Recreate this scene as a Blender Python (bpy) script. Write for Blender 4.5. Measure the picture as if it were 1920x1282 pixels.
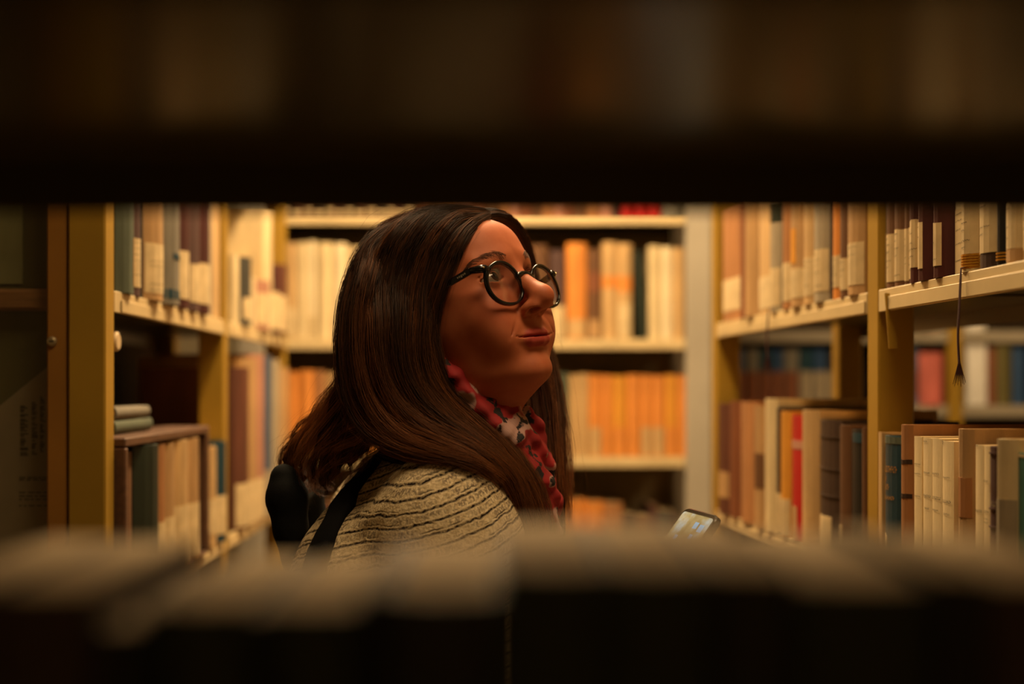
import bpy, bmesh, math, random
import numpy as np
from mathutils import Vector, Matrix

for _o in list(bpy.data.objects):
    bpy.data.objects.remove(_o)
SC = bpy.context.scene
COL = SC.collection
random.seed(7)
RNG = np.random.default_rng(7)

# ---------------------------------------------------------------- camera
FPX = 1920 * 50.0 / 36.0          # focal length in pixels (50 mm on 36 mm)
CX, HY = 960.0, 725.0             # vanishing point of the level camera axis
EYE = 1.40                        # camera height above the floor
cam_d = bpy.data.cameras.new('camera')
cam = bpy.data.objects.new('camera', cam_d)
COL.objects.link(cam)
cam.location = (0, 0, EYE)
cam.rotation_euler = (math.pi / 2, 0, 0)
cam_d.sensor_width = 36.0
cam_d.lens = 50.0
cam_d.shift_y = (HY - 641.0) / 1920.0
cam_d.clip_start = 0.02
cam_d.dof.use_dof = True
cam_d.dof.focus_distance = 1.50
cam_d.dof.aperture_fstop = 2.4
SC.camera = cam

# ---------------------------------------------------------------- world and exposure
world = bpy.data.worlds.new('world')
SC.world = world
world.use_nodes = True
world.node_tree.nodes['Background'].inputs[0].default_value = (0.30, 0.34, 0.12, 1)
world.node_tree.nodes['Background'].inputs[1].default_value = 0.0
SC.view_settings.view_transform = 'Standard'
SC.view_settings.look = 'None'
SC.view_settings.exposure = 0.0
SC.view_settings.gamma = 1.0
SC.view_settings.use_curve_mapping = False
SC.cycles.use_denoising = True
SC.cycles.max_bounces = 10
SC.cycles.diffuse_bounces = 5
SC.cycles.transparent_max_bounces = 12
SC.cycles.caustics_reflective = False
SC.cycles.caustics_refractive = False
SC.cycles.sample_clamp_indirect = 4.0

def area_light(name, loc, rot, sx, sy, power, color, parent=None):
    d = bpy.data.lights.new(name, 'AREA')
    d.shape = 'RECTANGLE'
    d.size, d.size_y = sx, sy
    d.energy = power
    d.color = color
    o = bpy.data.objects.new(name, d)
    COL.objects.link(o)
    o.location = loc
    o.rotation_euler = rot
    if parent:
        o.parent = parent
    return o

LAMP_COL = (1.0, 0.69, 0.365)
LAMP_POWER = 30.0

# ---------------------------------------------------------------- helpers
def W(px, py, Y):
    """pixel of the 1920x1282 photograph at distance Y -> point of the room"""
    return Vector(((px - CX) / FPX * Y, Y, EYE - (py - HY) / FPX * Y))

def lin(c):
    return tuple((v / 255 / 12.92) if v / 255 <= .04045 else ((v / 255 + .055) / 1.055) ** 2.4 for v in c)

def tag(o, label=None, cat=None, group=None, kind=None):
    if label: o['label'] = label
    if cat: o['category'] = cat
    if group: o['group'] = group
    if kind: o['kind'] = kind
    return o

def empty(name, loc=(0, 0, 0), rz=0.0):
    o = bpy.data.objects.new(name, None)
    COL.objects.link(o)
    o.location = loc
    o.rotation_euler = (0, 0, rz)
    o.empty_display_size = .05
    return o

class MB:
    def __init__(s):
        s.v, s.f, s.m = [], [], []
    def add(s, vs, fs, mi=0):
        n = len(s.v)
        s.v.extend([tuple(p) for p in vs])
        s.f.extend([tuple(i + n for i in f) for f in fs])
        s.m.extend([mi] * len(fs))
    def box(s, x0, x1, y0, y1, z0, z1, mi=0, M=None):
        vs = [Vector(p) for p in ((x0,y0,z0),(x1,y0,z0),(x1,y1,z0),(x0,y1,z0),(x0,y0,z1),(x1,y0,z1),(x1,y1,z1),(x0,y1,z1))]
        if M is not None: vs = [M @ p for p in vs]
        s.add(vs, [(3,2,1,0),(4,5,6,7),(0,1,5,4),(1,2,6,5),(2,3,7,6),(3,0,4,7)], mi)
    def bbox(s, x0, x1, y0, y1, z0, z1, b=.002, mi=0, M=None):
        """box with chamfered edges"""
        b = min(b, (x1-x0)*.45, (y1-y0)*.45, (z1-z0)*.45)
        bm = bmesh.new()
        bmesh.ops.create_cube(bm, size=1)
        for v in bm.verts:
            v.co = Vector((x0+(v.co.x+.5)*(x1-x0), y0+(v.co.y+.5)*(y1-y0), z0+(v.co.z+.5)*(z1-z0)))
        bmesh.ops.bevel(bm, geom=bm.edges[:], offset=b, segments=1, affect='EDGES')
        bm.verts.index_update()
        vs = [(M @ v.co) if M is not None else v.co.copy() for v in bm.verts]
        fs = [tuple(v.index for v in f.verts) for f in bm.faces]
        bm.free()
        s.add(vs, fs, mi)
    def prism(s, poly, axis, a0, a1, mi=0):
        """poly of 2-D points extruded along axis (0,1,2)"""
        n = len(poly)
        def mk(p, a):
            if axis == 0: return (a, p[0], p[1])
            if axis == 1: return (p[0], a, p[1])
            return (p[0], p[1], a)
        vs = [mk(p, a0) for p in poly] + [mk(p, a1) for p in poly]
        fs = [tuple(range(n))[::-1], tuple(range(n, 2*n))]
        fs += [(i, (i+1) % n, n + (i+1) % n, n + i) for i in range(n)]
        s.add(vs, fs, mi)
    def tube(s, pts, rad, n=6, mi=0, cap=True, flat=1.0):
        pts = [Vector(p) for p in pts]
        if not hasattr(rad, '__len__'): rad = [rad] * len(pts)
        up = Vector((0, 0, 1)); rings = []
        prev = None
        for i, p in enumerate(pts):
            t = (pts[min(i+1, len(pts)-1)] - pts[max(i-1, 0)])
            if t.length < 1e-9: t = Vector((0, 0, 1))
            t.normalize()
            if prev is None:
                a = up if abs(t.z) < .9 else Vector((1, 0, 0))
                prev = (a - t * a.dot(t)).normalized()
            else:
                prev = (prev - t * prev.dot(t))
                prev = prev.normalized() if prev.length > 1e-6 else Vector((1, 0, 0))
            b = t.cross(prev)
            rings.append([p + (prev * math.cos(2*math.pi*k/n) * flat + b * math.sin(2*math.pi*k/n)) * rad[i] for k in range(n)])
        vs = [q for r in rings for q in r]
        fs = []
        for i in range(len(pts) - 1):
            for k in range(n):
                fs.append((i*n+k, i*n+(k+1) % n, (i+1)*n+(k+1) % n, (i+1)*n+k))
        if cap:
            fs.append(tuple(range(n))[::-1]); fs.append(tuple(range((len(pts)-1)*n, len(pts)*n)))
        s.add(vs, fs, mi)
    def build(s, name, mats, parent=None, smooth=False):
        me = bpy.data.meshes.new(name)
        me.from_pydata(s.v, [], s.f)
        if not isinstance(mats, (list, tuple)): mats = [mats]
        for m in mats: me.materials.append(m)
        if len(mats) > 1: me.polygons.foreach_set('material_index', s.m)
        if smooth: me.polygons.foreach_set('use_smooth', [True] * len(me.polygons))
        me.update()
        o = bpy.data.objects.new(name, me)
        COL.objects.link(o)
        if parent: o.parent = parent
        return o

# ---------------------------------------------------------------- materials
MATS = {}
def pm(key, rgb, rough=.6, var=.18, scale=18.0, stretch=(1, 1, 1), metal=0.0, spec=.4, bump=0.0, bscale=300.0, dark=.55):
    if key in MATS: return MATS[key]
    m = bpy.data.materials.new(key); m.use_nodes = True
    nt = m.node_tree; b = nt.nodes['Principled BSDF']
    c = lin(rgb)
    b.inputs['Roughness'].default_value = rough
    b.inputs['Metallic'].default_value = metal
    b.inputs['Specular IOR Level'].default_value = spec
    tc = nt.nodes.new('ShaderNodeTexCoord')
    mp = nt.nodes.new('ShaderNodeMapping'); mp.inputs['Scale'].default_value = stretch
    nt.links.new(tc.outputs['Object'], mp.inputs['Vector'])
    nz = nt.nodes.new('ShaderNodeTexNoise'); nz.inputs['Scale'].default_value = scale; nz.inputs['Detail'].default_value = 6
    nt.links.new(mp.outputs['Vector'], nz.inputs['Vector'])
    rp = nt.nodes.new('ShaderNodeValToRGB')
    rp.color_ramp.elements[0].position = .32; rp.color_ramp.elements[1].position = .70
    rp.color_ramp.elements[0].color = tuple(v * (1 - dark * var * 2.2) for v in c) + (1,)
    rp.color_ramp.elements[1].color = tuple(min(1, v * (1 + var)) for v in c) + (1,)
    nt.links.new(nz.outputs['Fac'], rp.inputs['Fac'])
    nt.links.new(rp.outputs['Color'], b.inputs['Base Color'])
    if bump > 0:
        n2 = nt.nodes.new('ShaderNodeTexNoise'); n2.inputs['Scale'].default_value = bscale; n2.inputs['Detail'].default_value = 4
        nt.links.new(mp.outputs['Vector'], n2.inputs['Vector'])
        bp = nt.nodes.new('ShaderNodeBump'); bp.inputs['Strength'].default_value = bump; bp.inputs['Distance'].default_value = .002
        nt.links.new(n2.outputs['Fac'], bp.inputs['Height'])
        nt.links.new(bp.outputs['Normal'], b.inputs['Normal'])
    MATS[key] = m
    return m

M_post = pm('ochre paint', (156, 122, 36), .42, .10, 6, spec=.5)
M_shelf = pm('cream shelf paint', (202, 180, 134), .45, .10, 9, spec=.5)
M_under = pm('dark shelf paint', (70, 62, 30), .30, .15, 5, spec=.5)
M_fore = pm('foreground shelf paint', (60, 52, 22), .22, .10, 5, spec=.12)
M_grey = pm('grey steel', (172, 164, 148), .26, .08, 5, metal=.0, spec=.6)
M_back = pm('brown hardboard', (62, 44, 20), .75, .2, 14)
M_screw = pm('steel screw', (190, 175, 140), .3, .1, 30, metal=.8)
M_floor = pm('floor lino', (158, 134, 98), .5, .12, 5)
M_wall = pm('wall plaster', (190, 176, 145), .9, .08, 4)
M_ceil = pm('ceiling plaster', (215, 205, 182), .9, .06, 4)
M_pages = pm('old page edges', (208, 178, 128), .85, .22, 60, (1, 1, .06))
M_label = pm('cream paper label', (208, 184, 138), .85, .14, 35)
M_ink = pm('black ink', (38, 30, 26), .8, .1, 30)
M_gold = pm('gold tooling', (205, 150, 50), .35, .15, 60, metal=.5)
# ================================================================ the room
def struct(name, box, mat):
    mb = MB(); mb.box(*box)
    o = mb.build(name, mat)
    tag(o, kind='structure')
    return o
struct('floor', (-3.0, 3.4, -1.6, 5.0, -.05, 0), M_floor)
struct('ceiling', (-3.0, 3.4, -1.6, 5.0, 2.80, 2.85), M_ceil)
struct('wall_back', (-3.0, 3.4, 5.0, 5.05, 0, 2.8), M_wall)
struct('wall_front', (-3.0, 3.4, -1.65, -1.6, 0, 2.8), M_wall)
struct('wall_left', (-3.05, -3.0, -1.6, 5.0, 0, 2.8), M_wall)
struct('wall_right', (3.4, 3.45, -1.6, 5.0, 0, 2.8), M_wall)

# ---------------------------------------------------------------- ceiling lamps
M_lamp = bpy.data.materials.new('lamp diffuser'); M_lamp.use_nodes = True
_b = M_lamp.node_tree.nodes['Principled BSDF']
_b.inputs['Emission Color'].default_value = LAMP_COL + (1,)
_b.inputs['Emission Strength'].default_value = 6.0
M_lamphouse = pm('lamp housing', (200, 195, 180), .5, .05, 5)
def ceiling_lamp(x, y, length, power, label, rz=0.0, wide=.09):
    t = empty('ceiling_lamp', (x, y, 2.70), rz)
    tag(t, label, 'lamp', 'ceiling lamps')
    h = MB(); h.bbox(-wide, wide, -length/2, length/2, .03, .09, .01); h.build('housing', M_lamphouse, t)
    for s in (-1, 1):
        st = MB(); st.tube([(0, s*length*.35, .09), (0, s*length*.35, .10)], .01, 8); st.build('stem', M_lamphouse, t)
    d = MB(); d.bbox(-wide+.02, wide-.02, -length/2+.02, length/2-.02, 0, .029, .01); d.build('diffuser', M_lamp, t)
    area_light('lamp_light', (0, 0, -.012), (0, 0, 0), (wide-.02)*2, length-.04, power, LAMP_COL, t)
    return t
ceiling_lamp(-.06, 2.72, 1.76, LAMP_POWER * 2.5, 'long ceiling lamp over the aisle where the woman stands')
ceiling_lamp(.30, 1.00, .60, LAMP_POWER * .28, 'added unseen fill lamp above the near end of the aisle', wide=.30)  # added fill lamp, unseen, to brighten her camera-facing side
ceiling_lamp(1.70, 3.2, 1.2, LAMP_POWER * .45, 'shorter ceiling lamp over the next aisle on the right')

# ================================================================ shelving units
def shelf_unit(name, label, loc, rz, posts, depth, shelves, top, post_w=.042, post_d=.045, back=None,
               M_p=None, M_s=None, M_lip=None, ends=None, lip=.026, rail=True, rear_up=False):
    """local x along the front, local y into the unit; posts = x positions of uprights"""
    t = empty(name, loc, rz)
    tag(t, label, 'shelf')
    M_p = M_p or M_post; M_s = M_s or M_under; M_lip = M_lip or M_shelf
    for i, x in enumerate(posts):
        for y0 in (0.0, depth - post_d):
            p = MB()
            p.bbox(x - post_w/2, x + post_w/2, y0, y0 + post_d, 0, top, .0025)
            o = p.build('post', M_p, t)
        for z in (.15, top - .1):
            b = MB(); b.box(x - .006, x + .006, post_d, depth - post_d, z, z + .05); b.build('side_brace', M_p, t)
    for i in range(len(posts) - 1):
        x0, x1 = posts[i] + post_w/2 + .001, posts[i+1] - post_w/2 - .001
        for z in shelves:
            s = MB()
            s.box(x0, x1, .004, depth, z - .003, z)
            if rear_up: s.box(x0, x1, depth - .003, depth, z, z + lip)
            else: s.box(x0, x1, depth - .003, depth, z - lip, z - .003)
            so = s.build('shelf', M_s, t)
            l = MB()
            l.bbox(x0, x1, 0, .0035, z - lip, z + .0005, .0008)
            lo = l.build('shelf_lip', M_lip, so)
            if rail:
                r = MB()
                r.bbox(x0 + .03, x1 - .004, -.0022, -.0002, z - lip + .001, z - lip * .36, .0006)
                r.build('label_rail', M_lip, so)
        if back:
            b = MB(); b.box(x0, x1, depth - .002, depth + .002, .1, top - .05); b.build('back_panel', back, t)
    return t

# left unit (runs along the aisle on the left)
LA, LS = -.444, -.026            # front plane X = LA + LS*Y
ly0 = 1.708
lx = lambda Y: (Y - ly0) * math.hypot(1, LS)
left_rz = math.atan2(1, LS)
LZ_UP, LZ_LO = EYE + .118, EYE - .268
left_unit = shelf_unit('book_shelf', 'ochre steel book shelf on the left beside the glass cabinet',
    (LA + LS * ly0, ly0, 0), left_rz, [lx(1.7295), lx(2.535), lx(3.335)], .30,
    [.22, .62, LZ_LO, LZ_UP, LZ_UP + .37, LZ_UP + .72], 2.25, back=M_back)
# right unit
RA, RS = .564, -.071
right_rz = math.atan2(-1, -RS)
ry0 = 2.63
rx = lambda Y: (ry0 - Y) * math.hypot(1, RS)
RZ_UP, RZ_LO = EYE + .116, EYE - .2275
right_unit = shelf_unit('book_shelf', 'ochre steel book shelf on the right, open at the back',
    (RA + RS * ry0, ry0, 0), right_rz, [rx(2.648), rx(1.7375), rx(.82)], .275,
    [.20, .62, RZ_LO, RZ_UP, RZ_UP + .36, RZ_UP + .72], 2.25, post_w=.042)
# back unit
BY = 3.60
BZ = [EYE + .436, EYE + .120, EYE - .178, EYE - .48]
back_unit = shelf_unit('book_shelf', 'grey steel book shelf closing the end of the aisle',
    (0, BY, 0), 0, [-.66, .473], .30, [.24, .55] + BZ[::-1] + [EYE + .78], 2.25, post_w=.066, back=pm('dull back board', (150, 132, 96), .8, .2, 12),
    M_p=M_grey)
# unit of the next aisle, seen through the open right unit
NY = 4.20
NZ = [EYE + .165, EYE - .055, EYE - .40]
next_unit = shelf_unit('book_shelf', 'ochre steel book shelf of the next aisle, seen through the right shelf',
    (0, NY, 0), 0, [.58, 1.31, 2.10], .30, [.3, .65] + NZ[::-1] + [EYE + .55], 2.2, back=M_back, lip=.034,
    M_lip=pm('dull grey lip', (150, 140, 120), .6, .1, 9))
# foreground unit: the camera looks through it from behind
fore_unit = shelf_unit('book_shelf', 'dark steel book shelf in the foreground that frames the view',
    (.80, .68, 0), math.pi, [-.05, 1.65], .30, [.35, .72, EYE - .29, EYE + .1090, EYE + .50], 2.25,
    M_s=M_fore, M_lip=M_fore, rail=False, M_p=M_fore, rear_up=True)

# small fittings of the right unit: slanting clip hanging beside the near post
c = MB()
yy = 1.706
x_at = lambda Y: RA + RS * Y
ptop, pbot = W(1652, 552, yy - .005), W(1660, 654, yy - .005)
c.prism([(0, 0), (.014, 0), (.010 + (pbot.x - ptop.x), pbot.z - ptop.z), (pbot.x - ptop.x, pbot.z - ptop.z)], 1, 0, .002)
o = c.build('shelf_clip', M_post); o.location = (ptop.x - .002, yy - .03, ptop.z)
o.parent = right_unit; o.matrix_parent_inverse = (Matrix.Translation(right_unit.location) @ Matrix.Rotation(right_rz, 4, 'Z')).inverted()
def to_child(o, par):
    M = Matrix.Translation(par.location) @ Matrix.Rotation(par.rotation_euler.z, 4, 'Z')
    o.parent = par; o.matrix_parent_inverse = M.inverted()
    return o
# round cream end buttons on the left near post
M_button = pm('cream plastic', (205, 180, 140), .45, .08, 20)
for (py, r) in ((640, .0125),):
    d = MB(); p = W(214, py, 1.79)
    d.tube([p + Vector((-.006, .0, 0)), p + Vector((.004, .0, 0)), p + Vector((.006, 0, 0))], [r, r, r*.8], 20)
    o = d.build('post_button', M_button, smooth=False)
    o.rotation_euler = (0, 0, 0); to_child(o, left_unit)

# ---------------------------------------------------------------- glazed notice case on the end of the left unit
M_olive = pm('olive cloth', (92, 86, 52), .85, .15, 60, (1, 1, .06))
M_glass = bpy.data.materials.new('cabinet glass'); M_glass.use_nodes = True
_nt = M_glass.node_tree
for n in list(_nt.nodes): _nt.nodes.remove(n)
_out = _nt.nodes.new('ShaderNodeOutputMaterial'); _mx = _nt.nodes.new('ShaderNodeMixShader')
_tr = _nt.nodes.new('ShaderNodeBsdfTransparent'); _gl = _nt.nodes.new('ShaderNodeBsdfGlossy'); _fr = _nt.nodes.new('ShaderNodeMapRange'); _lw = _nt.nodes.new('ShaderNodeLayerWeight'); _lw.inputs['Blend'].default_value = .15
_tr.inputs[0].default_value = (.93, .94, .90, 1); _gl.inputs['Roughness'].default_value = .02; _fr.inputs['To Min'].default_value = .04; _fr.inputs['To Max'].default_value = .7; _nt.links.new(_lw.outputs['Facing'], _fr.inputs['Value'])
_nt.links.new(_fr.outputs[0], _mx.inputs[0]); _nt.links.new(_tr.outputs[0], _mx.inputs[1]); _nt.links.new(_gl.outputs[0], _mx.inputs[2])
_nt.links.new(_mx.outputs[0], _out.inputs['Surface'])
M_cab = pm('brown case paint', (150, 104, 40), .5, .12, 7)
CYF = 1.712                                   # front of the case; its back touches the end of the unit
cab = empty('notice_case', (-.80, CYF, EYE - .45))
tag(cab, 'shallow glazed notice case with ochre frame on the end of the left shelf', 'notice case')
cx = lambda px: W(px, 0, CYF).x + .80
cz = lambda py: W(0, py, CYF + .02).z - (EYE - .45)
x_l, x_r = -.743 + .80, -.5362 + .80
b = MB(); b.box(x_l, x_r, .040, .046, 0, .95); b.build('back_board', M_olive, cab)
d = MB(); d.bbox(cx(87), x_r, 0, .040, 0, .95, .002); do = d.build('frame_stile', M_cab, cab)
d = MB(); d.bbox(x_l, x_l + .024, 0, .040, 0, .95, .002); d.build('frame_stile', M_cab, cab)
d = MB(); d.bbox(x_l + .0245, cx(87) - .0005, 0, .040, 0, .03, .002); d.build('frame_rail', M_cab, cab)
d = MB(); d.bbox(x_l + .0245, cx(87) - .0005, 0, .040, .92, .95, .002); d.build('frame_rail', M_cab, cab)
d = MB(); d.bbox(x_l + .0245, cx(87) - .0005, .018, .039, cz(582), cz(541), .004); d.build('middle_rail', pm('rail wood', (150, 104, 66), .55, .15, 20, (1, 12, 12)), cab)
g = MB(); g.box(x_l + .0245, cx(87) - .0005, .008, .011, .0305, .9195); g.build('pane', M_glass, cab)
s = MB(); px_, pz_ = cx(98), W(0, 640, CYF).z - (EYE - .45)
s.tube([(px_, .0005, pz_), (px_, -.0028, pz_), (px_, -.0040, pz_)], [.0062, .0058, .0035], 16); s.build('screw', M_screw, do)
s = MB(); s.bbox(px_ - .003, px_ + .003, -.0046, -.0040, pz_ - .0007, pz_ + .0007, .0002); s.build('screw_slot', M_ink, do)
# sheets pinned inside
def pinned(poly, mat, label, y=.0375, name='printed_sheet'):
    mb = MB(); mb.prism([(cx(a), cz(b_)) for a, b_ in poly], 1, y, y + .0012)
    o = mb.build(name, mat); o.location = cab.location
    tag(o, label, 'paper'); return o
pinned([(-60, 300), (-60, 530), (22, 530), (22, 300)], pm('grey green paper', (138, 136, 100), .9, .1, 30), 'grey-green sheet pinned above the rail of the notice case', name='paper_sheet')
sheet_o = pinned([(-70, 800), (-70, 1150), (84, 1150), (84, 676)], pm('grey paper', (152, 136, 114), .9, .08, 20), 'grey printed sheet with a slanting top edge in the notice case')
tx = MB(); rr = random.Random(4)
for (x0, x1, y0, y1) in ((18, 34, 762, 860), (40, 52, 755, 855), (56, 66, 745, 850)):
    py = y0
    while py < y1:
        wd = rr.uniform(.4, 1.0)
        tx.box(cx(x0), cx(x0 + (x1-x0)*wd), .0369, .0374, cz(py) - .0009, cz(py) + .0009); py += rr.choice((3, 4, 6))
for py in (897, 901, 925, 932, 938, 950):
    px = 16
    while px < 78:
        wd = rr.uniform(4, 13); tx.box(cx(px), cx(min(px+wd, 80)), .0369, .0374, cz(py) - .0007, cz(py) + .0007); px += wd + rr.uniform(2, 5)
tx.build('print', pm('faded print', (74, 66, 52), .9, .1, 20), sheet_o)
# ================================================================ books
HID = bpy.data.collections
ORD = ['first','second','third','fourth','fifth','sixth','seventh','eighth','ninth','tenth','eleventh','twelfth','thirteenth','fourteenth',
       'fifteenth','sixteenth','seventeenth','eighteenth','nineteenth','twentieth','twenty-first','twenty-second','twenty-third','twenty-fourth',
       'twenty-fifth','twenty-sixth','twenty-seventh','twenty-eighth','twenty-ninth','thirtieth','thirty-first','thirty-second','thirty-third',
       'thirty-fourth','thirty-fifth','thirty-sixth','thirty-seventh','thirty-eighth']
PAL = {  # name: (rgb, roughness)
 'cream': ((214, 192, 146), .8), 'pale cream': ((226, 208, 168), .8), 'tan': ((178, 140, 92), .75), 'light tan': ((196, 160, 108), .75),
 'orange': ((216, 138, 60), .7), 'orange-brown': ((168, 116, 70), .65), 'rust': ((126, 74, 44), .65), 'brown': ((104, 70, 42), .65),
 'dark brown': ((58, 40, 30), .55), 'black': ((24, 24, 22), .5), 'maroon': ((70, 30, 27), .55), 'red': ((178, 20, 16), .55),
 'grey': ((118, 112, 98), .75), 'grey-beige': ((160, 146, 120), .8), 'dark grey': ((66, 64, 56), .7), 'grey-green': ((80, 88, 70), .75),
 'dark green': ((34, 44, 32), .6), 'teal': ((18, 58, 72), .5), 'pale teal': ((74, 124, 112), .7), 'blue': ((34, 66, 104), .6),
 'slate blue': ((70, 84, 104), .7), 'yellow-orange': ((214, 148, 48), .7), 'purple-brown': ((84, 60, 56), .6), 'olive': ((96, 88, 44), .7),
 'pink': ((206, 110, 98), .8), 'white': ((226, 222, 212), .8), 'red-brown': ((96, 56, 40), .6), 'pinkish tan': ((176, 124, 100), .75),
}
def bookmat(cn):
    rgb, ro = PAL[cn]
    return pm('book ' + cn, rgb, ro, .20, 30, (1, 1, .25), bump=.12, bscale=500)

def spine_pt(T, s, u, z, off=0.0):
    """point on the spine: u in 0..1 across the thickness"""
    x = (u - .5) * T
    k = 1 - (2*u - 1) ** 2
    return Vector((x, -s * k - off, z))

def book(T, H, D, colour, label, style='hard', s=None, lab=None, lab_c=None, bands=(), bandmat=None, ink=0, seed=0, group=None, name='book',
         loc=(0,0,0), rz=0.0, lean=0.0, ribbon=None, title=(), recess=0.0, cap=None, patch=()):
    t = empty(name, loc, rz)
    t.rotation_euler = (0, lean, rz)
    tag(t, label, 'book', group)
    if len(label.split()) > 16: print('LONG', len(label.split()), label)
    m = bookmat(colour); r = random.Random(seed)
    T = max(T, .006)
    if s is None: s = (T * .22 if style == 'hard' else T * .05)
    n = 7; bt = min(.0028, T * .16) if style == 'hard' else .0007
    ov = .003 if style == 'hard' else .0004
    c = MB()
    outer = [spine_pt(T, s, i/(n-1), 0) for i in range(n)]
    inner = [Vector(((i/(n-1) - .5) * (T - 2*bt), -(s*.82) * (1-(2*i/(n-1)-1)**2) + bt, 0)) for i in range(n)]
    poly = [(-T/2, D)] + [(p.x, p.y) for p in outer] + [(T/2, D), (T/2 - bt, D)] + [(p.x, p.y) for p in inner[::-1]] + [(-T/2 + bt, D)]
    # quads strip between outer and inner outline (U-shaped cover)
    o_l = [(-T/2, D)] + [(p.x, p.y) for p in outer] + [(T/2, D)]
    i_l = [(-T/2 + bt, D)] + [(p.x, p.y) for p in inner] + [(T/2 - bt, D)]
    k = len(o_l); vs = []
    for z in (0, H):
        vs += [(a[0], a[1], z) for a in o_l] + [(a[0], a[1], z) for a in i_l]
    fs = []
    for i in range(k - 1):
        fs.append((i, i+1, 2*k+i+1, 2*k+i))                     # outer wall
        fs.append((k+i+1, k+i, 3*k+i, 3*k+i+1))                 # inner wall
        fs.append((i+1, i, k+i, k+i+1))                         # bottom rim
        fs.append((2*k+i, 2*k+i+1, 3*k+i+1, 3*k+i))             # top rim
    fs += [(0, 2*k, 3*k, k), (k-1, 2*k-1, 4*k-1, 3*k-1)]
    c.add(vs, fs)
    c.build('cover', m, t)
    p = MB()
    pi = [(-T/2 + bt + .0002, D - ov)] + [(q.x * .985, q.y + .0004) for q in inner] + [(T/2 - bt - .0002, D - ov)]
    pz0, pz1 = ov * .6, H - ov * (1 + recess)
    if cap: pz1 = H - ov - cap
    p.prism(pi, 2, pz0, pz1)
    p.build('page_block', M_pages, t)
    def patchmesh(u0, u1, z0, z1, off, nu=6, jag=0.0):
        mb = MB(); vs = []; fs = []
        for i in range(nu):
            u = u0 + (u1-u0) * i/(nu-1)
            a = spine_pt(T, s, u, z0, off); b = spine_pt(T, s, u, z1 + r.uniform(-jag, jag), off)
            vs += [a, b]
        for i in range(nu-1): fs.append((2*i, 2*i+2, 2*i+3, 2*i+1))
        # thickness rim
        n0 = len(vs)
        for i in range(nu):
            u = u0 + (u1-u0) * i/(nu-1)
            vs += [spine_pt(T, s, u, z0, -.0004), vs[2*i+1] + Vector((0, off + .0004, 0))]
        fs += [(2*i+1, 2*i+3, n0+2*i+3, n0+2*i+1) for i in range(nu-1)] + [(n0+2*i, n0+2*i+2, 2*i+2, 2*i) for i in range(nu-1)]
        fs += [(0, 1, n0+1, n0), (2*nu-2, n0+2*nu-2, n0+2*nu-1, 2*nu-1)]
        mb.add(vs, fs)
        return mb
    lo = None
    if lab:
        u0, u1, z0, z1 = lab
        lo = patchmesh(u0, u1, z0, z1, .0006, jag=.0008).build('spine_label', lab_c or M_label, t)
    for (u0, u1, z0, z1, cm) in patch:
        patchmesh(u0, u1, z0, z1, .0005, jag=.0006).build('spine_patch', bookmat(cm), t)
    for z in bands:
        patchmesh(0.02, .98, z, z + .0016, .0012, 8).build('raised_band', bandmat or m, t)
    if ink:
        u0, u1, z0, z1 = lab if lab else (.1, .9, .03, H - .02)
        mb = MB(); z = z1 - .006
        while z > z0 + .004 and ink > 0:
            if r.random() < .75:
                # a written line: a wandering pen stroke
                u = u0 + .08; um = u1 - .08; pts = []
                ph = r.uniform(0, 6)
                ulen = (um - u) * r.uniform(.6, 1)
                nn = max(10, int(ulen * T / .0009))
                for i in range(nn):
                    uu = u + ulen * i / nn
                    pts.append((uu, z + math.sin(i * 1.9 + ph) * .0011 * r.uniform(.3, 1) + (uu-u) * .002))
                w = .00028
                for i in range(len(pts) - 1):
                    if r.random() < .14: continue
                    a, b = pts[i], pts[i+1]
                    A0 = spine_pt(T, s, a[0], a[1]-w, .0008); A1 = spine_pt(T, s, a[0], a[1]+w, .0008)
                    B0 = spine_pt(T, s, b[0], b[1]-w, .0008); B1 = spine_pt(T, s, b[0], b[1]+w, .0008)
                    mb.add([A0, B0, B1, A1], [(0, 1, 2, 3)])
                ink -= 1
            z -= r.uniform(.0065, .011)
        if mb.f: mb.build('handwriting', M_ink, lo or t)
    for (z, u0, u1, h, cm) in title:
        # worn lettering: a broken row of small strokes
        mb = MB(); u = u0
        while u < u1:
            w = r.uniform(.02, .035)
            for (a, b2, c0, c1) in ((0, .3, 0, 1), (.3, 1, r.choice((0, .4, .8)), None)):
                c1v = c1 if c1 is not None else min(1, c0 + .25)
                q = [spine_pt(T, s, u + w*a, z + h*c0, .0007), spine_pt(T, s, u + w*b2, z + h*c0, .0007),
                     spine_pt(T, s, u + w*b2, z + h*c1v, .0007), spine_pt(T, s, u + w*a, z + h*c1v, .0007)]
                mb.add(q, [(0, 1, 2, 3)])
            u += w + .012
        mb.build('lettering', cm, t)
    if ribbon:
        L, w = ribbon
        mb = MB(); pts = []
        for i in range(14):
            f = i / 13
            pts.append(Vector((.004 + .002 * math.sin(f * 4.0) + .003 * f * f, -max(s, .014) - .0015 - .003 * math.sin(min(1, f*3) * 1.57) + .001 * math.sin(f*7), .004 - L * f)))
        pts = [Vector((.004, .002, .003)), Vector((.004, -s*.6, .006))] + pts
        mb.tube(pts, [w * (.55 + .45 * min(1, abs(i-1) / 3)) for i in range(len(pts))], 6, flat=.35)
        e = pts[-1]
        for k in range(9):
            a = (k - 4) / 4
            mb.tube([e + Vector((0, 0, .004)), e + Vector((a * .001, a*.0035, -.010)), e + Vector((a * .0015, a*.006, -.020 + r.uniform(-.003, .003)))], [w*.35, w*.22, w*.12], 4)
        mb.build('ribbon_marker', pm('dark ribbon', (60, 30, 26), .7, .2, 60), t)
    return t

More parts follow.
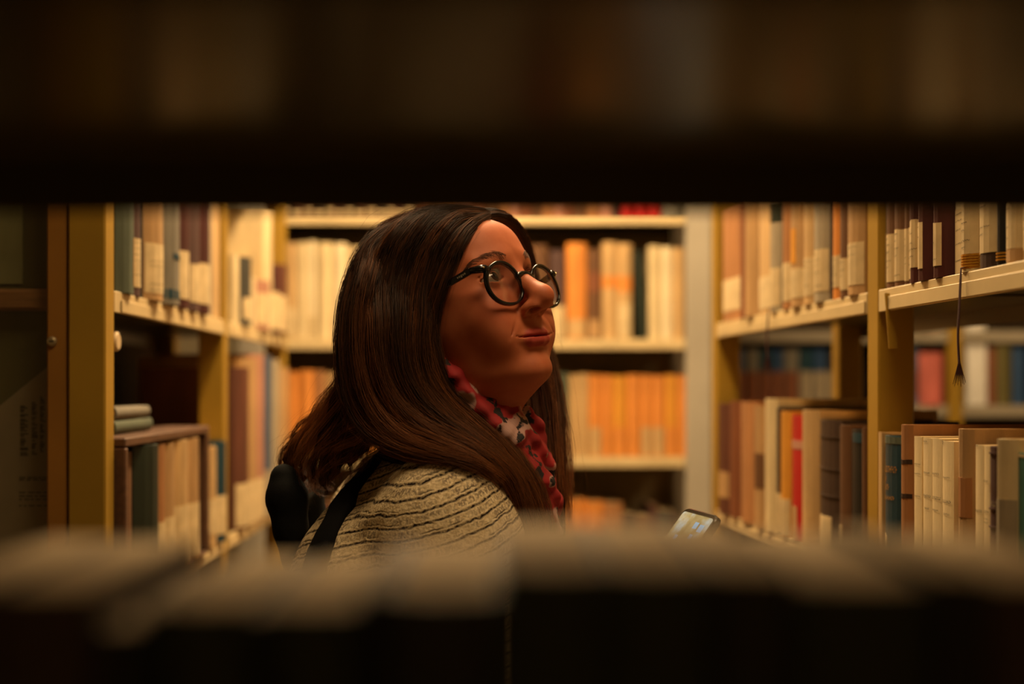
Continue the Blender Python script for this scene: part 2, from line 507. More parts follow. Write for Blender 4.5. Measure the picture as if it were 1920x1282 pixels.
# pixel -> position along each unit's front
def Yl(px, off): return (LA - off) / ((px - CX) / FPX - LS)
def Yr(px, off): return (RA + off) / ((px - CX) / FPX - RS)
row_seed = [100]
def desc(spec):
    w = spec['c'] + ' book'
    if spec.get('d'): w += ' ' + spec['d']
    return w

def row(side, zs, specs, where, group, off=.012, unitdepth=.22, where_r=None, moff=0):
    """specs in the order first..last; each has x0,x1 (pixels), top (pixel y or height in m), colour c, description d"""
    for i, sp in enumerate(specs):
        row_seed[0] += 1
        o = sp.get('off', off)
        if side in 'lr':
            f = Yl if side == 'l' else Yr
            ya, yb = f(sp['x0'], o), f(sp['x1'], o)
            Yc = (ya + yb) / 2; T = abs(ya - yb) * 1.002 - .0012
            if side == 'l': loc = (LA - o + LS * Yc, Yc, zs); rz = left_rz
            else: loc = (RA + o + RS * Yc, Yc, zs); rz = right_rz
        else:
            Yc = sp.get('Y', BY) + o
            xa, xb = W(sp['x0'], 0, Yc).x, W(sp['x1'], 0, Yc).x
            T = abs(xb - xa) - .0012; loc = ((xa + xb) / 2, Yc, zs); rz = 0
        Hh = sp.get('h')
        if Hh is None: Hh = W(0, sp['top'], Yc).z - zs
        zp = lambda py: W(0, py, Yc).z - zs
        lab = sp.get('lab')
        if lab:
            u0, u1, z0, z1 = lab
            lab = (u0, u1, zp(z0) if z0 > 2 else z0, zp(z1) if z1 > 2 else z1)
            lab = (u0, u1, max(.002, min(lab[2], lab[3])), min(max(lab[2], lab[3]), Hh - .002))
        pt = []
        for (u0, u1, z0, z1, cm) in sp.get('patch', ()):
            a, b2 = (zp(z0) if z0 > 2 else z0), (zp(z1) if z1 > 2 else z1)
            pt.append((u0, u1, max(.001, min(a, b2)), min(max(a, b2), Hh - .001), cm))
        kw = {k: sp[k] for k in ('style', 's', 'ink', 'ribbon', 'lean', 'recess', 'bandmat', 'cap') if k in sp}
        if sp.get('bands'): kw['bands'] = [zp(b) if b > 2 else b for b in sp['bands']]
        if sp.get('title'): kw['title'] = [(zp(a[0]),) + tuple(a[1:]) for a in sp['title']]
        if lab and sp.get('lc'): kw['lab_c'] = bookmat(sp['lc'])
        d = sp.get('D', unitdepth * (.72 + .2 * random.Random(row_seed[0]).random()))
        wh = where_r if (where_r and sp['x0'] > 900) else where
        lb = desc(sp) + ', ' + wh.format(n=ORD[i] if len(specs) > 1 else '', m=ORD[len(specs)-1-i+moff])
        book(T, Hh, d, sp['c'], lb, lab=lab, patch=pt, seed=row_seed[0], group=group, loc=(loc[0], loc[1], loc[2] + .0006), rz=rz, **kw)

S = dict
# ---- right upper shelf, near bay (listed away from the near post towards the camera)
row('r', RZ_UP, [
 S(x0=1652, x1=1665, h=.25, c='grey-beige', d='with a narrow pale spine', style='soft', lab=(.05,.95,540,440), ink=3),
 S(x0=1666, x1=1681, h=.26, c='brown', d='with a frayed cream label', lab=(.0,1,530,441), ink=5),
 S(x0=1681, x1=1697, h=.25, c='brown', d='with a tall cream label', lab=(.0,1,528,432), ink=5),
 S(x0=1698, x1=1706, h=.27, c='brown', d='very thin with a cream strip', lab=(.05,.95,528,430), ink=4),
 S(x0=1707, x1=1718, h=.26, c='maroon', d='thin with a cream label', lab=(.0,1,524,428), ink=5),
 S(x0=1718, x1=1737, h=.27, c='maroon', d='with a cream label and dark foot', lab=(.0,.92,503,414), ink=6, s=.012),
 S(x0=1737, x1=1763, h=.27, c='maroon', d='with a half-width cream label', lab=(.02,.66,505,418), ink=5, s=.016),
 S(x0=1765, x1=1790, h=.27, c='maroon', d='with a label above red foot', lab=(.04,.76,500,419), ink=5, s=.015),
 S(x0=1791, x1=1813, h=.28, c='pale cream', d='written all down its spine', style='soft', ink=12, lab=(.03,.97,515,392), patch=[(.30,.48,522,492,'dark grey'),(.5,.95,520,494,'orange')]),
 S(x0=1814, x1=1840, h=.28, c='cream', d='with gold bands and a ribbon', s=.012, ink=8, lab=(.03,.97,478,380), patch=[(.02,.98,505,478,'yellow-orange')], bands=[482,487,492,497,502], bandmat=M_gold, ribbon=(.098, .0022)),
 S(x0=1841, x1=1873, h=.28, c='dark brown', d='with a big torn label', s=.008, ink=6, lab=(.0,.98,476,380)),
 S(x0=1874, x1=1890, h=.29, c='black', d='with a gold band near its foot', s=.006, bands=[478,484,490], bandmat=M_gold),
 S(x0=1891, x1=1922, h=.27, c='cream', d='with cloth foot beside black one', ink=4, lab=(.05,.8,468,384), patch=[(.03,.97,492,468,'tan')]),
 S(x0=1924, x1=1962, h=.27, c='tan', d='at the right picture edge', ink=3, lab=(.05,.9,470,380)),
 S(x0=1964, x1=2010, h=.27, c='red-brown', d='just past the right picture edge'),
], '{n} from ochre post, right upper shelf', 'books on the near bay of the right upper shelf', off=.010)
# ---- right upper shelf, far bay
row('r', RZ_UP, [
 S(x0=1356, x1=1392, h=.206, c='orange-brown', d='thick with a cream foot label', lab=(.02,.98,583,524), s=.006),
 S(x0=1393, x1=1404, h=.215, c='rust', d='thin and plain'),
 S(x0=1405, x1=1423, h=.23, c='tan', d='worn with a darker top'),
 S(x0=1424, x1=1450, h=.24, c='light tan', d='with a pale foot label', lab=(.05,.95,580,520), s=.006),
 S(x0=1451, x1=1467, h=.245, c='grey-beige', d='with dark cap and ribbon', patch=[(.0,1,418,380,'dark green')], lab=(.05,.95,575,505), ribbon=(.075, .003)),
 S(x0=1468, x1=1473, h=.235, c='dark brown', d='very thin'),
 S(x0=1474, x1=1490, h=.24, c='orange-brown', d='with a cream label', lab=(.05,.95,566,495)),
 S(x0=1491, x1=1513, h=.25, c='tan', d='with a bright yellow spot', patch=[(.15,.7,495,430,'yellow-orange')], lab=(.05,.95,560,505)),
 S(x0=1514, x1=1533, h=.245, c='light tan', d='with a faint label', lab=(.05,.95,556,485), ink=5),
 S(x0=1534, x1=1557, h=.25, c='grey-beige', d='with a written cream label', lab=(.02,.98,548,470), ink=6),
 S(x0=1558, x1=1565, h=.27, c='dark brown', d='thin and plain'),
 S(x0=1566, x1=1579, h=.25, c='orange', d='with a long cream label', lab=(.05,.95,540,480), ink=3),
 S(x0=1580, x1=1596, h=.26, c='brown', d='with a cream foot label', lab=(.05,.95,545,485), ink=3),
 S(x0=1597, x1=1623, h=.27, c='tan', d='with a closely written cream label', lab=(.0,.98,536,458), ink=8),
], '{n} from far post, right upper shelf', 'books on the far bay of the right upper shelf', off=.006)
# ---- right lower shelf, far bay
row('r', RZ_LO, [
 S(x0=1357, x1=1375, top=757, c='red-brown', d='with a tan foot label', lab=(.1,.9,932,884), lc='tan'),
 S(x0=1376, x1=1390, top=753, c='rust', d='plain and tall'),
 S(x0=1391, x1=1422, top=755, c='orange-brown', d='with smooth round spine', s=.010),
 S(x0=1423, x1=1441, top=762, c='tan', d='with a dark middle', patch=[(.1,.9,915,850,'brown')]),
 S(x0=1442, x1=1459, top=748, c='cream', d='taller than its neighbours'),
 S(x0=1460, x1=1469, top=765, c='dark brown', d='thin with a cream foot', lab=(.05,.95,1000,925)),
 S(x0=1470, x1=1485, top=772, c='yellow-orange', d='with a cream foot', lab=(.05,.95,1010,935)),
 S(x0=1486, x1=1512, top=780, c='red', d='crossed by a grey band', patch=[(.02,.98,842,826,'pinkish tan')], lab=(.02,.6,1030,950), lc='tan', s=.006),
 S(x0=1513, x1=1538, top=770, c='light tan', d='beside the red one'),
 S(x0=1539, x1=1579, top=789, c='dark brown', d='thick in leather with foot label', lab=(.12,.75,1050,968), s=.009, bands=[820,880,930]),
 S(x0=1580, x1=1597, top=798, c='brown', d='with a narrow foot label', lab=(.2,.6,1050,985)),
 S(x0=1598, x1=1617, top=806, c='black', d='with a teal top corner', patch=[(.3,1,830,812,'teal')], s=.004),
 S(x0=1618, x1=1625, top=803, c='brown', d='thin beside the ochre post'),
], '{n} from far post, right lower shelf', 'books on the far bay of the right lower shelf', off=.004)
# ---- right lower shelf, near bay
row('r', RZ_LO, [
 S(x0=1647, x1=1654, top=811, c='light tan', d='tightly beside the ochre post', style='soft', off=-.010),
 S(x0=1655, x1=1661, top=819, c='cream', d='thin paper pamphlet', style='soft', off=-.006),
 S(x0=1662, x1=1695, top=818, c='teal', d='with gold lettering and foot label', lab=(.02,.42,1100,1005), s=.008, off=-.004,
   patch=[(.03,.97,832,818,'grey-green')], title=[(886,.10,.85,.0075,M_gold),(904,.12,.42,.0060,M_gold),(919,.12,.55,.0065,M_gold),(937,.12,.75,.0045,M_gold)]),
 S(x0=1696, x1=1713, top=797, c='orange-brown', d='in leather with dark bands', s=.008, off=-.006, patch=[(.03,.97,870,862,'dark brown'),(.03,.97,934,926,'dark brown')]),
 S(x0=1714, x1=1729, top=819, c='cream', d='with faint printed lines', style='soft', off=-.008, title=[(872,.1,.9,.0015,M_ink),(890,.1,.9,.0015,M_ink),(932,.1,.9,.0015,M_ink)]),
 S(x0=1731, x1=1748, top=822, c='cream', d='left of three matching pamphlets', style='soft', off=-.010, title=[(830,.1,.6,.0020,M_ink),(889,.15,.85,.0022,M_ink),(933,.1,.9,.0030,M_ink),(955,.3,.8,.0020,M_ink)]),
 S(x0=1748, x1=1767, top=823, c='cream', d='middle of three matching pamphlets', style='soft', off=-.010, title=[(891,.1,.8,.0022,M_ink),(937,.1,.95,.0030,M_ink),(959,.15,.75,.0020,M_ink)]),
 S(x0=1767, x1=1789, top=828, c='cream', d='right of three matching pamphlets', style='soft', off=-.010, title=[(834,.0,.2,.0040,M_ink),(898,.15,.75,.0018,M_ink),(944,.1,.85,.0030,M_ink),(967,.2,.75,.0022,M_ink)]),
 S(x0=1804, x1=1828, top=805, c='tan', d='with warped boards and a rust patch', s=.009, off=-.008, patch=[(.05,.95,970,896,'orange-brown')]),
 S(x0=1829, x1=1845, top=835, c='cream', d='thin with a dark top corner', style='soft', off=-.012, title=[(838,.1,.5,.0020,M_ink),(961,.1,.9,.0026,M_ink)]),
 S(x0=1845, x1=1859, top=837, c='cream', d='thin with short printed lines', style='soft', off=-.012, title=[(905,.0,.7,.0020,M_ink),(963,.1,.8,.0024,M_ink),(975,.0,.7,.0012,M_ink),(982,.0,.7,.0012,M_ink)]),
 S(x0=1860, x1=1886, top=838, c='purple-brown', d='in stamped cloth', s=.007, off=-.012, bands=[852,956,990], title=[(925,.25,.6,.008,bookmat('brown')),(950,.35,.75,.005,bookmat('grey-beige'))]),
 S(x0=1887, x1=1911, top=824, c='cream', d='with a grey lower half', s=.014, off=-.016, patch=[(.02,.98,1100,937,'grey-beige')]),
 S(x0=1912, x1=1936, top=850, c='pale teal', d='with a cream cap', off=-.012, patch=[(.02,.98,858,850,'cream')]),
 S(x0=1938, x1=1975, top=840, c='tan', d='just past the right picture edge', off=-.010),
], '{n} from ochre post, right lower shelf', 'books on the near bay of the right lower shelf', off=-.004)
# ---- left upper shelf, near bay (near post to middle post)
row('l', LZ_UP, [
 S(x0=216, x1=240, h=.27, c='grey-green', d='wide with a tan label', lab=(.55,.98,535,448), lc='tan'),
 S(x0=241, x1=256, h=.26, c='purple-brown', d='with a cream label', lab=(.02,.98,540,449), ink=5),
 S(x0=258, x1=265, h=.25, c='black', d='thin and plain'),  # black filler volume stands in for the shade in a gap between books
 S(x0=266, x1=292, h=.27, c='tan', d='with a rounded cream label', lab=(.04,.96,552,460), ink=7),
 S(x0=293, x1=321, h=.27, c='grey', d='with a teal foot', patch=[(.05,.95,562,545,'teal'),(.3,.6,488,478,'teal')]),
 S(x0=322, x1=342, h=.26, c='maroon', d='with a low cream label', lab=(.1,.85,562,473)),
 S(x0=343, x1=362, h=.27, c='purple-brown', d='above a square cream label', lab=(.15,1,568,497)),
 S(x0=363, x1=381, h=.27, c='maroon', d='above a square cream label', lab=(.0,.9,572,497)),
 S(x0=382, x1=397, h=.24, c='grey-beige', d='plain and worn', style='soft'),
 S(x0=398, x1=411, h=.235, c='light tan', d='beside the middle post', style='soft'),
], '{n} from near post, left upper shelf', 'books on the near bay of the left upper shelf', off=.006)
row('l', LZ_UP, [
 S(x0=437, x1=448, top=480, c='cream', d='short and thin', style='soft'),
 S(x0=449, x1=461, top=484, c='dark grey', d='short and dark', lab=(.1,.9,600,560)),
 S(x0=462, x1=479, top=520, c='cream', d='low and pale', style='soft'),
 S(x0=480, x1=493, top=528, c='pinkish tan', d='with a cream foot', lab=(.02,.98,610,552)),
 S(x0=494, x1=502, h=.265, c='cream', d='tall, showing its whole pale cover', D=.22),
 S(x0=503, x1=514, top=500, c='maroon', d='with a cream foot label', lab=(.02,.98,618,550)),
 S(x0=515, x1=526, top=498, c='red-brown', d='with a cream foot label', lab=(.02,.98,622,556)),
], '{n} past middle post, left upper shelf', 'books on the far bay of the left upper shelf', off=.004, unitdepth=.13)
# ---- left lower shelf: wooden case with books
CY0, CY1 = 1.758, Yl(379, 0)
zc = LZ_LO
case_h = .205
cs = empty('wooden_case', (LA + LS * (CY0+CY1)/2 + .012, (CY0 + CY1) / 2, zc), left_rz)
tag(cs, 'open dark wooden case holding books on the left lower shelf', 'case')
M_wood = pm('dark case wood', (88, 60, 42), .55, .2, 16, (1, 8, 8))
hw = (CY1 - CY0) / 2
for nm, bx in (('top_board', (-hw, hw, 0, .22, case_h - .012, case_h)), ('bottom_board', (-hw, hw, 0, .22, .0005, .004)),
               ('side_board', (hw - .020, hw, 0, .22, .0045, case_h - .0125)), ('side_board', (-hw, -hw + .014, 0, .22, .0045, case_h - .0125)),
               ('back_board', (-hw + .015, hw - .021, .214, .22, .0045, case_h - .0125))):
    b = MB(); b.bbox(*bx, .002); b.build(nm, M_wood, cs)
row('l', zc + .0042, [
 S(x0=219, x1=232, h=.182, c='pinkish tan', d='with rough page-like spine', style='soft'),
 S(x0=233, x1=247, h=.180, c='brown', d='with streaked spine', style='soft'),
 S(x0=249, x1=281, h=.186, c='dark green', d='thick and dark', lab=(.05,.75,.001,.034), lc='brown'),
 S(x0=283, x1=300, h=.183, c='orange-brown', d='with a white lower label', lab=(.02,.98,.006,.075)),
 S(x0=300, x1=317, h=.182, c='tan', d='with a white lower label', lab=(.02,.98,.006,.078)),
 S(x0=319, x1=340, h=.184, c='light tan', d='with a bright lower label', lab=(.02,.98,.006,.088)),
 S(x0=340, x1=360, h=.184, c='tan', d='with a bright lower label', lab=(.02,.98,.006,.086)),
], '{n} from left inside the dark wooden case', 'books in the dark wooden case', off=.000, unitdepth=.2)
row('l', LZ_LO, [
 S(x0=382, x1=396, top=838, c='light tan', d='with a cream label', lab=(.05,.95,1000,935)),
 S(x0=396, x1=412, top=828, c='teal', d='over a cream label', lab=(.05,.95,1000,928)),
], '{n} right of the dark wooden case', 'books right of the wooden case', off=.006)
for i, (h, c, d) in enumerate((( .018, 'grey-green', 'lower of two lying flat on the dark wooden case'), (.016, 'grey', 'upper of two lying flat on the dark wooden case'))):
    t = book(h, .21 - i*.02, .15, c, c + ' book, ' + d, seed=60+i, style='hard', group='books lying on the wooden case')
    M = Matrix.Rotation(left_rz, 4, 'Z') @ Matrix.Rotation(math.pi/2, 4, 'Y')
    zz = zc + case_h + .001 + (0 if i == 0 else .0195) + h/2
    t.matrix_world = Matrix.Translation((LA + LS*2.0 - .02, 1.84 + i*.006, zz)) @ M
row('l', LZ_LO, [
 S(x0=437, x1=453, top=690, c='red-brown', d='tall with a cream foot', lab=(.05,.95,985,905)),
 S(x0=453, x1=468, top=672, c='tan', d='with a cream foot label', lab=(.05,.95,980,900)),
 S(x0=468, x1=482, top=665, c='pinkish tan', d='with a cream foot label', lab=(.05,.95,972,895)),
 S(x0=482, x1=496, top=668, c='slate blue', d='with a grey foot label', lab=(.05,.95,965,880), lc='grey-beige'),
 S(x0=496, x1=510, top=675, c='grey-beige', d='plain'),
 S(x0=510, x1=525, top=690, c='tan', d='plain beside the far post'),
], '{n} past middle post, left lower shelf', 'books on the far bay of the left lower shelf', off=.006)
# ---- back unit, four rows
WB = '{n} from left, %s row, back shelf'
def brow(k, specs, rowname, group, off=.010, moff=0):
    row('b', BZ[k], specs, WB % rowname, group, off=off, unitdepth=.26, where_r=WR_ % rowname, moff=moff)
WR_ = '{m} from right, %s row, back shelf'
rr = random.Random(11)
sp = []; x = 508; i = 0
while x < 770:
    wd = rr.uniform(15, 24); sp.append(S(x0=x, x1=x+wd, h=.24, c=('maroon', 'dark brown', 'red-brown')[i % 3], d='with a low cream label', lab=(.05, .8, .004, .03 + .01*(i % 2)))); x += wd; i += 1
while x < 1145:
    wd = rr.uniform(18, 30); sp.append(S(x0=x, x1=x+wd, h=.24, c=('orange-brown', 'pinkish tan', 'rust', 'brown')[i % 4], d='plain at its foot')); x += wd; i += 1
for (a, b2, c, d) in ((1147, 1163, 'black', 'beside the red books'), (1163, 1190, 'red', 'left of three red ones'), (1190, 1215, 'red', 'middle of three red ones'), (1215, 1240, 'red', 'right of three red ones'), (1240, 1282, 'grey', 'thick and last')):
    sp.append(S(x0=a, x1=b2, h=.24, c=c, d=d))
brow(0, sp, 'top', 'books on the top row of the back shelf')
sp = [S(x0=508, x1=536, top=452, c='light tan', d='behind the left far post'), S(x0=536, x1=556, top=456, c='light tan', d='with pale foot', lab=(.05,.95,.004,.08)), S(x0=556, x1=577, top=455, c='cream', d='pale and plain'),
      S(x0=577, x1=592, top=452, c='pale cream', d='with a green top', patch=[(.05,.95,.27,.25,'grey-green')] , lab=(.05,.95,.004,.06)),
      S(x0=592, x1=622, top=456, c='cream', d='wide and pale'), S(x0=622, x1=650, top=457, c='pale cream', d='wide beside the dark hair')]
x = 650; i = 0
while x < 1025:
    wd = rr.uniform(20, 34); sp.append(S(x0=x, x1=min(x+wd, 1030), top=455 + rr.uniform(0, 14), c=('cream', 'tan', 'brown', 'light tan', 'orange')[i % 5], d='mostly hidden behind her head')); x += wd; i += 1
sp += [S(x0=1031, x1=1060, top=470, c='purple-brown', d='with a cream foot label', lab=(.02,.98,.004,.085)),
       S(x0=1062, x1=1100, top=457, c='orange', d='wide with a tan foot', lab=(.02,.98,.004,.05), lc='light tan'),
       S(x0=1101, x1=1128, top=468, c='brown', d='with a rust middle', patch=[(.02,.98,.12,.17,'rust')], lab=(.1,.95,.004,.05), lc='tan'),
       S(x0=1129, x1=1158, top=455, c='light tan', d='with an orange middle', patch=[(.02,.98,.13,.16,'orange')]),
       S(x0=1158, x1=1185, top=458, c='light tan', d='with a white foot label', patch=[(.02,.98,.12,.16,'orange')], lab=(.02,.98,.004,.09))]
brow(1, sp, 'second', 'books on the second row of the back shelf', moff=4)
row('b', BZ[1], [S(x0=1200, x1=1214, h=.225, c='dark green', d='leaning left in the gap', lean=-.075)], 'right part of the second row, back shelf', 'books on the second row of the back shelf', off=.010, unitdepth=.22)
row('b', BZ[1], [S(x0=1216, x1=1240, top=462, c='cream', d='pale and wide'), S(x0=1240, x1=1262, top=464, c='pale cream', d='pale and wide'), S(x0=1262, x1=1284, top=466, c='light tan', d='beside the grey post')],
    '{n} right of the leaning green book, back shelf', 'books on the second row of the back shelf', off=.010, unitdepth=.24)
sp = [S(x0=508, x1=538, top=690, c='orange', d='behind the left far post')]
x = 538; i = 0
while x < 1040:
    wd = rr.uniform(20, 32); sp.append(S(x0=x, x1=min(x+wd, 1041), top=692 + rr.uniform(0, 10), c=('orange', 'orange', 'orange-brown', 'light tan')[i % 4] if x < 660 else ('orange', 'tan', 'cream')[i % 3], d='left of the dark hair' if x < 600 else 'mostly hidden behind her hair')); x += wd; i += 1
sp += [S(x0=1042, x1=1066, top=700, c='grey-green', d='dull beside her far hair', lab=(.05,.95,.004,.07), lc='tan'), S(x0=1067, x1=1085, top=703, c='light tan', d='with pale spine'), S(x0=1085, x1=1103, top=701, c='light tan', d='right one of a pale pair')]
x = 1104
for j, wd in enumerate((24, 20, 27, 25, 21, 24, 22, 20)):
    sp.append(S(x0=x, x1=x+wd, top=703 + (j % 3), c='orange' if j % 4 != 2 else 'yellow-orange', d='with a paler foot', lab=(.03,.97,.004,.075), lc='light tan' if j in (0, 4, 5) else 'orange')); x += wd + .4
brow(2, sp, 'third', 'books on the third row of the back shelf')
sp = []
x = 508; i = 0
while x < 1040:
    wd = rr.uniform(22, 34); sp.append(S(x0=x, x1=x+wd, top=932 + rr.uniform(0, 12), c=('orange-brown', 'brown', 'orange', 'red-brown')[i % 4], d='behind her shoulders')); x += wd; i += 1
for j, (wd, c, tp) in enumerate(((40, 'orange', 936), (34, 'orange', 940), (36, 'orange-brown', 943), (26, 'dark brown', 965), (24, 'brown', 970), (16, 'maroon', 948), (22, 'dark grey', 960), (16, 'dark brown', 962))):
    sp.append(S(x0=x, x1=x+wd-1, top=tp, c=c, d='right of her hair')); x += wd
brow(3, sp, 'lowest visible', 'books on the lowest visible row of the back shelf')
# ---- next aisle
sp = []; x = 1348
cols = ['blue', 'slate blue', 'grey', 'teal', 'blue', 'grey', 'teal', 'blue', 'black', 'blue']
for j in range(10):
    wd = 21 + (j * 7) % 9
    sp.append(S(x0=x, x1=x+wd-1, Y=NY, h=.165 if j != 8 else .16, c=cols[j], d='over a rust foot' if j < 7 else 'with a dull foot', lab=(.03,.97,.004,.10), lc='rust' if j < 6 else 'grey-beige')); x += wd
row('n', NZ[1], sp, '{n} from the left, next aisle shelf', 'books in the next aisle', off=.012)
row('n', NZ[1], [S(x0=1640, x1=1668, Y=NY, h=.16, c='dark brown', d='hidden by the post'), S(x0=1668, x1=1700, Y=NY, h=.18, c='black', d='dark and thick'), S(x0=1700, x1=1722, Y=NY, h=.17, c='slate blue', d='with a purple-grey look', lab=(.1,.9,.03,.10), lc='purple-brown'),
   S(x0=1722, x1=1768, Y=NY, h=.155, c='pink', d='wide and salmon coloured', s=.02),
   S(x0=1812, x1=1850, Y=NY, h=.215, c='white', d='tall and bright white', style='soft'), S(x0=1852, x1=1868, Y=NY, h=.17, c='rust', d='thin'), S(x0=1868, x1=1896, Y=NY, h=.18, c='olive', d='thick'),
   S(x0=1898, x1=1925, Y=NY, h=.17, c='blue', d='at the picture edge')], '{n} on right part of next aisle shelf', 'books in the next aisle', off=.012)
row('n', NZ[0], [S(x0=1700, x1=1762, Y=NY, h=.20, c='pinkish tan', d='wide'), S(x0=1808, x1=1848, Y=NY, h=.20, c='white', d='wide')], '{n} of two on the upper next aisle shelf', 'books in the next aisle', off=.012)

# ---- foreground books, very close to the camera, standing with their spines turned to the far side
fz = EYE - .29
fore = [  # x0, x1 at the near edge, distance near, far, pixel y of the near top edge, colour
 (-200, -14, .42, .60, 1128, 'dark brown'), (-10, 175, .42, .60, 1132, 'dark brown'),
 (182, 262, .42, .575, 1200, 'black'), (266, 300, .42, .58, 1168, 'dark green'),
 (304, 468, .42, .585, 1162, 'dark green'), (472, 500, .42, .58, 1172, 'black'), (504, 668, .42, .585, 1166, 'dark green'),
 (672, 716, .42, .59, 1130, 'black'), (720, 934.5, .42, .60, 1142, 'black'),
 (936, 1140, .42, .61, 1094, 'dark green'), (1144, 1340, .42, .61, 1096, 'dark green'), (1344, 1490, .42, .605, 1098, 'black'),
 (1496, 1750, .42, .605, 1122, 'dark green'), (1756, 1850, .42, .60, 1102, 'black'), (1856, 2120, .42, .60, 1118, 'dark brown')]
for i, (x0, x1, d0, d1, py, c) in enumerate(fore):
    py -= 22; d1 -= .038
    a, b2 = W(x0, py, d0), W(x1, py, d0)
    H = a.z - fz
    lb = c + ' book with pale page tops, ' + ORD[i] + ' from left in blurred foreground row'
    book(b2.x - a.x - .0005, H, d1 - d0, c, lb, seed=300+i, group='blurred books in the foreground', style='soft',
         loc=((a.x + b2.x)/2, d0, fz + .0006), rz=0, recess=.3, s=.004)
# ================================================================ signed-distance sculpting
def smin(a, b, k):
    h = np.clip(.5 + .5 * (b - a) / k, 0, 1)
    return b * (1 - h) + a * h - k * h * (1 - h)
def smax(a, b, k): return -smin(-a, -b, k)
def sd_ell(P, c, r, R=None):
    q = [P[i] - np.float32(c[i]) for i in range(3)]
    if R is not None:
        q = [sum(np.float32(R[i][j]) * q[j] for j in range(3)) for i in range(3)]
    k0 = np.sqrt(sum((q[i] / r[i]) ** 2 for i in range(3)))
    k1 = np.sqrt(sum((q[i] / (r[i] * r[i])) ** 2 for i in range(3)))
    return k0 * (k0 - 1) / np.maximum(k1, 1e-6)
def sd_cone(P, a, b, ra, rb):
    a = np.array(a, float); b = np.array(b, float); d = b - a
    L2 = float(d @ d)
    q = [P[i] - np.float32(a[i]) for i in range(3)]
    h = np.clip(sum(q[i] * np.float32(d[i]) for i in range(3)) / np.float32(L2), 0, 1)
    dist = np.sqrt(sum((q[i] - np.float32(d[i]) * h) ** 2 for i in range(3)))
    return dist - (np.float32(ra) + np.float32(rb - ra) * h)
def sd_chain(P, pts, rad, k=.004):
    f = None
    for i in range(len(pts) - 1):
        g = sd_cone(P, pts[i], pts[i+1], rad[i], rad[i+1])
        f = g if f is None else smin(f, g, k)
    return f
def sd_box(P, c, h, R=None, rnd=.01):
    q = [P[i] - np.float32(c[i]) for i in range(3)]
    if R is not None: q = [sum(np.float32(R[i][j]) * q[j] for j in range(3)) for i in range(3)]
    d = [np.abs(q[i]) - (h[i] - rnd) for i in range(3)]
    o = np.sqrt(sum(np.maximum(v, 0) ** 2 for v in d))
    return o + np.minimum(np.maximum(d[0], np.maximum(d[1], d[2])), 0) - rnd
def grid(lo, hi, h):
    ax = [np.arange(lo[i], hi[i] + h, h, dtype=np.float32) for i in range(3)]
    return ax, np.meshgrid(*ax, indexing='ij', sparse=True)
FLIPSEL = lambda f: ~f
def surface_nets(F, ax):
    """vertices and quads of the zero surface of F on a regular grid"""
    nx, ny, nz = F.shape
    S_ = F < 0
    cnt = np.zeros((nx-1, ny-1, nz-1), np.int8)
    for i in (0, 1):
        for j in (0, 1):
            for k in (0, 1):
                cnt += S_[i:nx-1+i, j:ny-1+j, k:nz-1+k]
    act = (cnt > 0) & (cnt < 8)
    I = np.argwhere(act)
    idx = -np.ones(act.shape, np.int64); idx[act] = np.arange(len(I))
    acc = np.zeros((len(I), 3)); n = np.zeros(len(I))
    cor = [(i, j, k) for i in (0, 1) for j in (0, 1) for k in (0, 1)]
    val = {c: F[I[:, 0]+c[0], I[:, 1]+c[1], I[:, 2]+c[2]].astype(np.float64) for c in cor}
    for a in cor:
        for d in range(3):
            if a[d]: continue
            b = list(a); b[d] = 1; b = tuple(b)
            va, vb = val[a], val[b]
            m = (va < 0) != (vb < 0)
            t = np.where(m, va / np.where(m, va - vb, 1), 0)
            p = np.zeros((len(I), 3)) + np.array(a); p[:, d] += t
            acc[m] += p[m]; n[m] += 1
    V = I + acc / n[:, None]
    h = ax[0][1] - ax[0][0]
    V = V * h + np.array([ax[0][0], ax[1][0], ax[2][0]])
    Q = []
    for d in range(3):
        u, v = (d+1) % 3, (d+2) % 3
        sl0 = [slice(None)]*3; sl1 = [slice(None)]*3
        sl0[d] = slice(0, F.shape[d]-1); sl1[d] = slice(1, F.shape[d])
        A = S_[tuple(sl0)]; B = S_[tuple(sl1)]
        E = np.argwhere(A != B)
        ok = (E[:, u] > 0) & (E[:, v] > 0) & (E[:, u] < F.shape[u]-1) & (E[:, v] < F.shape[v]-1)
        E = E[ok]; flip = A[E[:, 0], E[:, 1], E[:, 2]]
        def cell(du, dv):
            c = E.copy(); c[:, u] -= du; c[:, v] -= dv
            return idx[c[:, 0], c[:, 1], c[:, 2]]
        q = np.stack([cell(1, 1), cell(0, 1), cell(0, 0), cell(1, 0)], 1)
        q[FLIPSEL(flip)] = q[FLIPSEL(flip)][:, ::-1]
        Q.append(q)
    return V, np.concatenate(Q)
def np_mesh(name, V, Q, mats, parent=None, smooth=True, mi=None):
    me = bpy.data.meshes.new(name)
    nf, k = len(Q), Q.shape[1]
    me.vertices.add(len(V)); me.vertices.foreach_set('co', np.ascontiguousarray(V, np.float32).ravel())
    me.loops.add(nf * k); me.loops.foreach_set('vertex_index', np.ascontiguousarray(Q, np.int32).ravel())
    me.polygons.add(nf); me.polygons.foreach_set('loop_start', np.arange(0, nf * k, k, dtype=np.int32))
    me.polygons.foreach_set('loop_total', np.full(nf, k, np.int32))
    if smooth: me.polygons.foreach_set('use_smooth', np.ones(nf, bool))
    for m in (mats if isinstance(mats, (list, tuple)) else [mats]): me.materials.append(m)
    if mi is not None: me.polygons.foreach_set('material_index', mi.astype(np.int32))
    me.update(); me.validate()
    o = bpy.data.objects.new(name, me); COL.objects.link(o)
    if parent: o.parent = parent
    return o
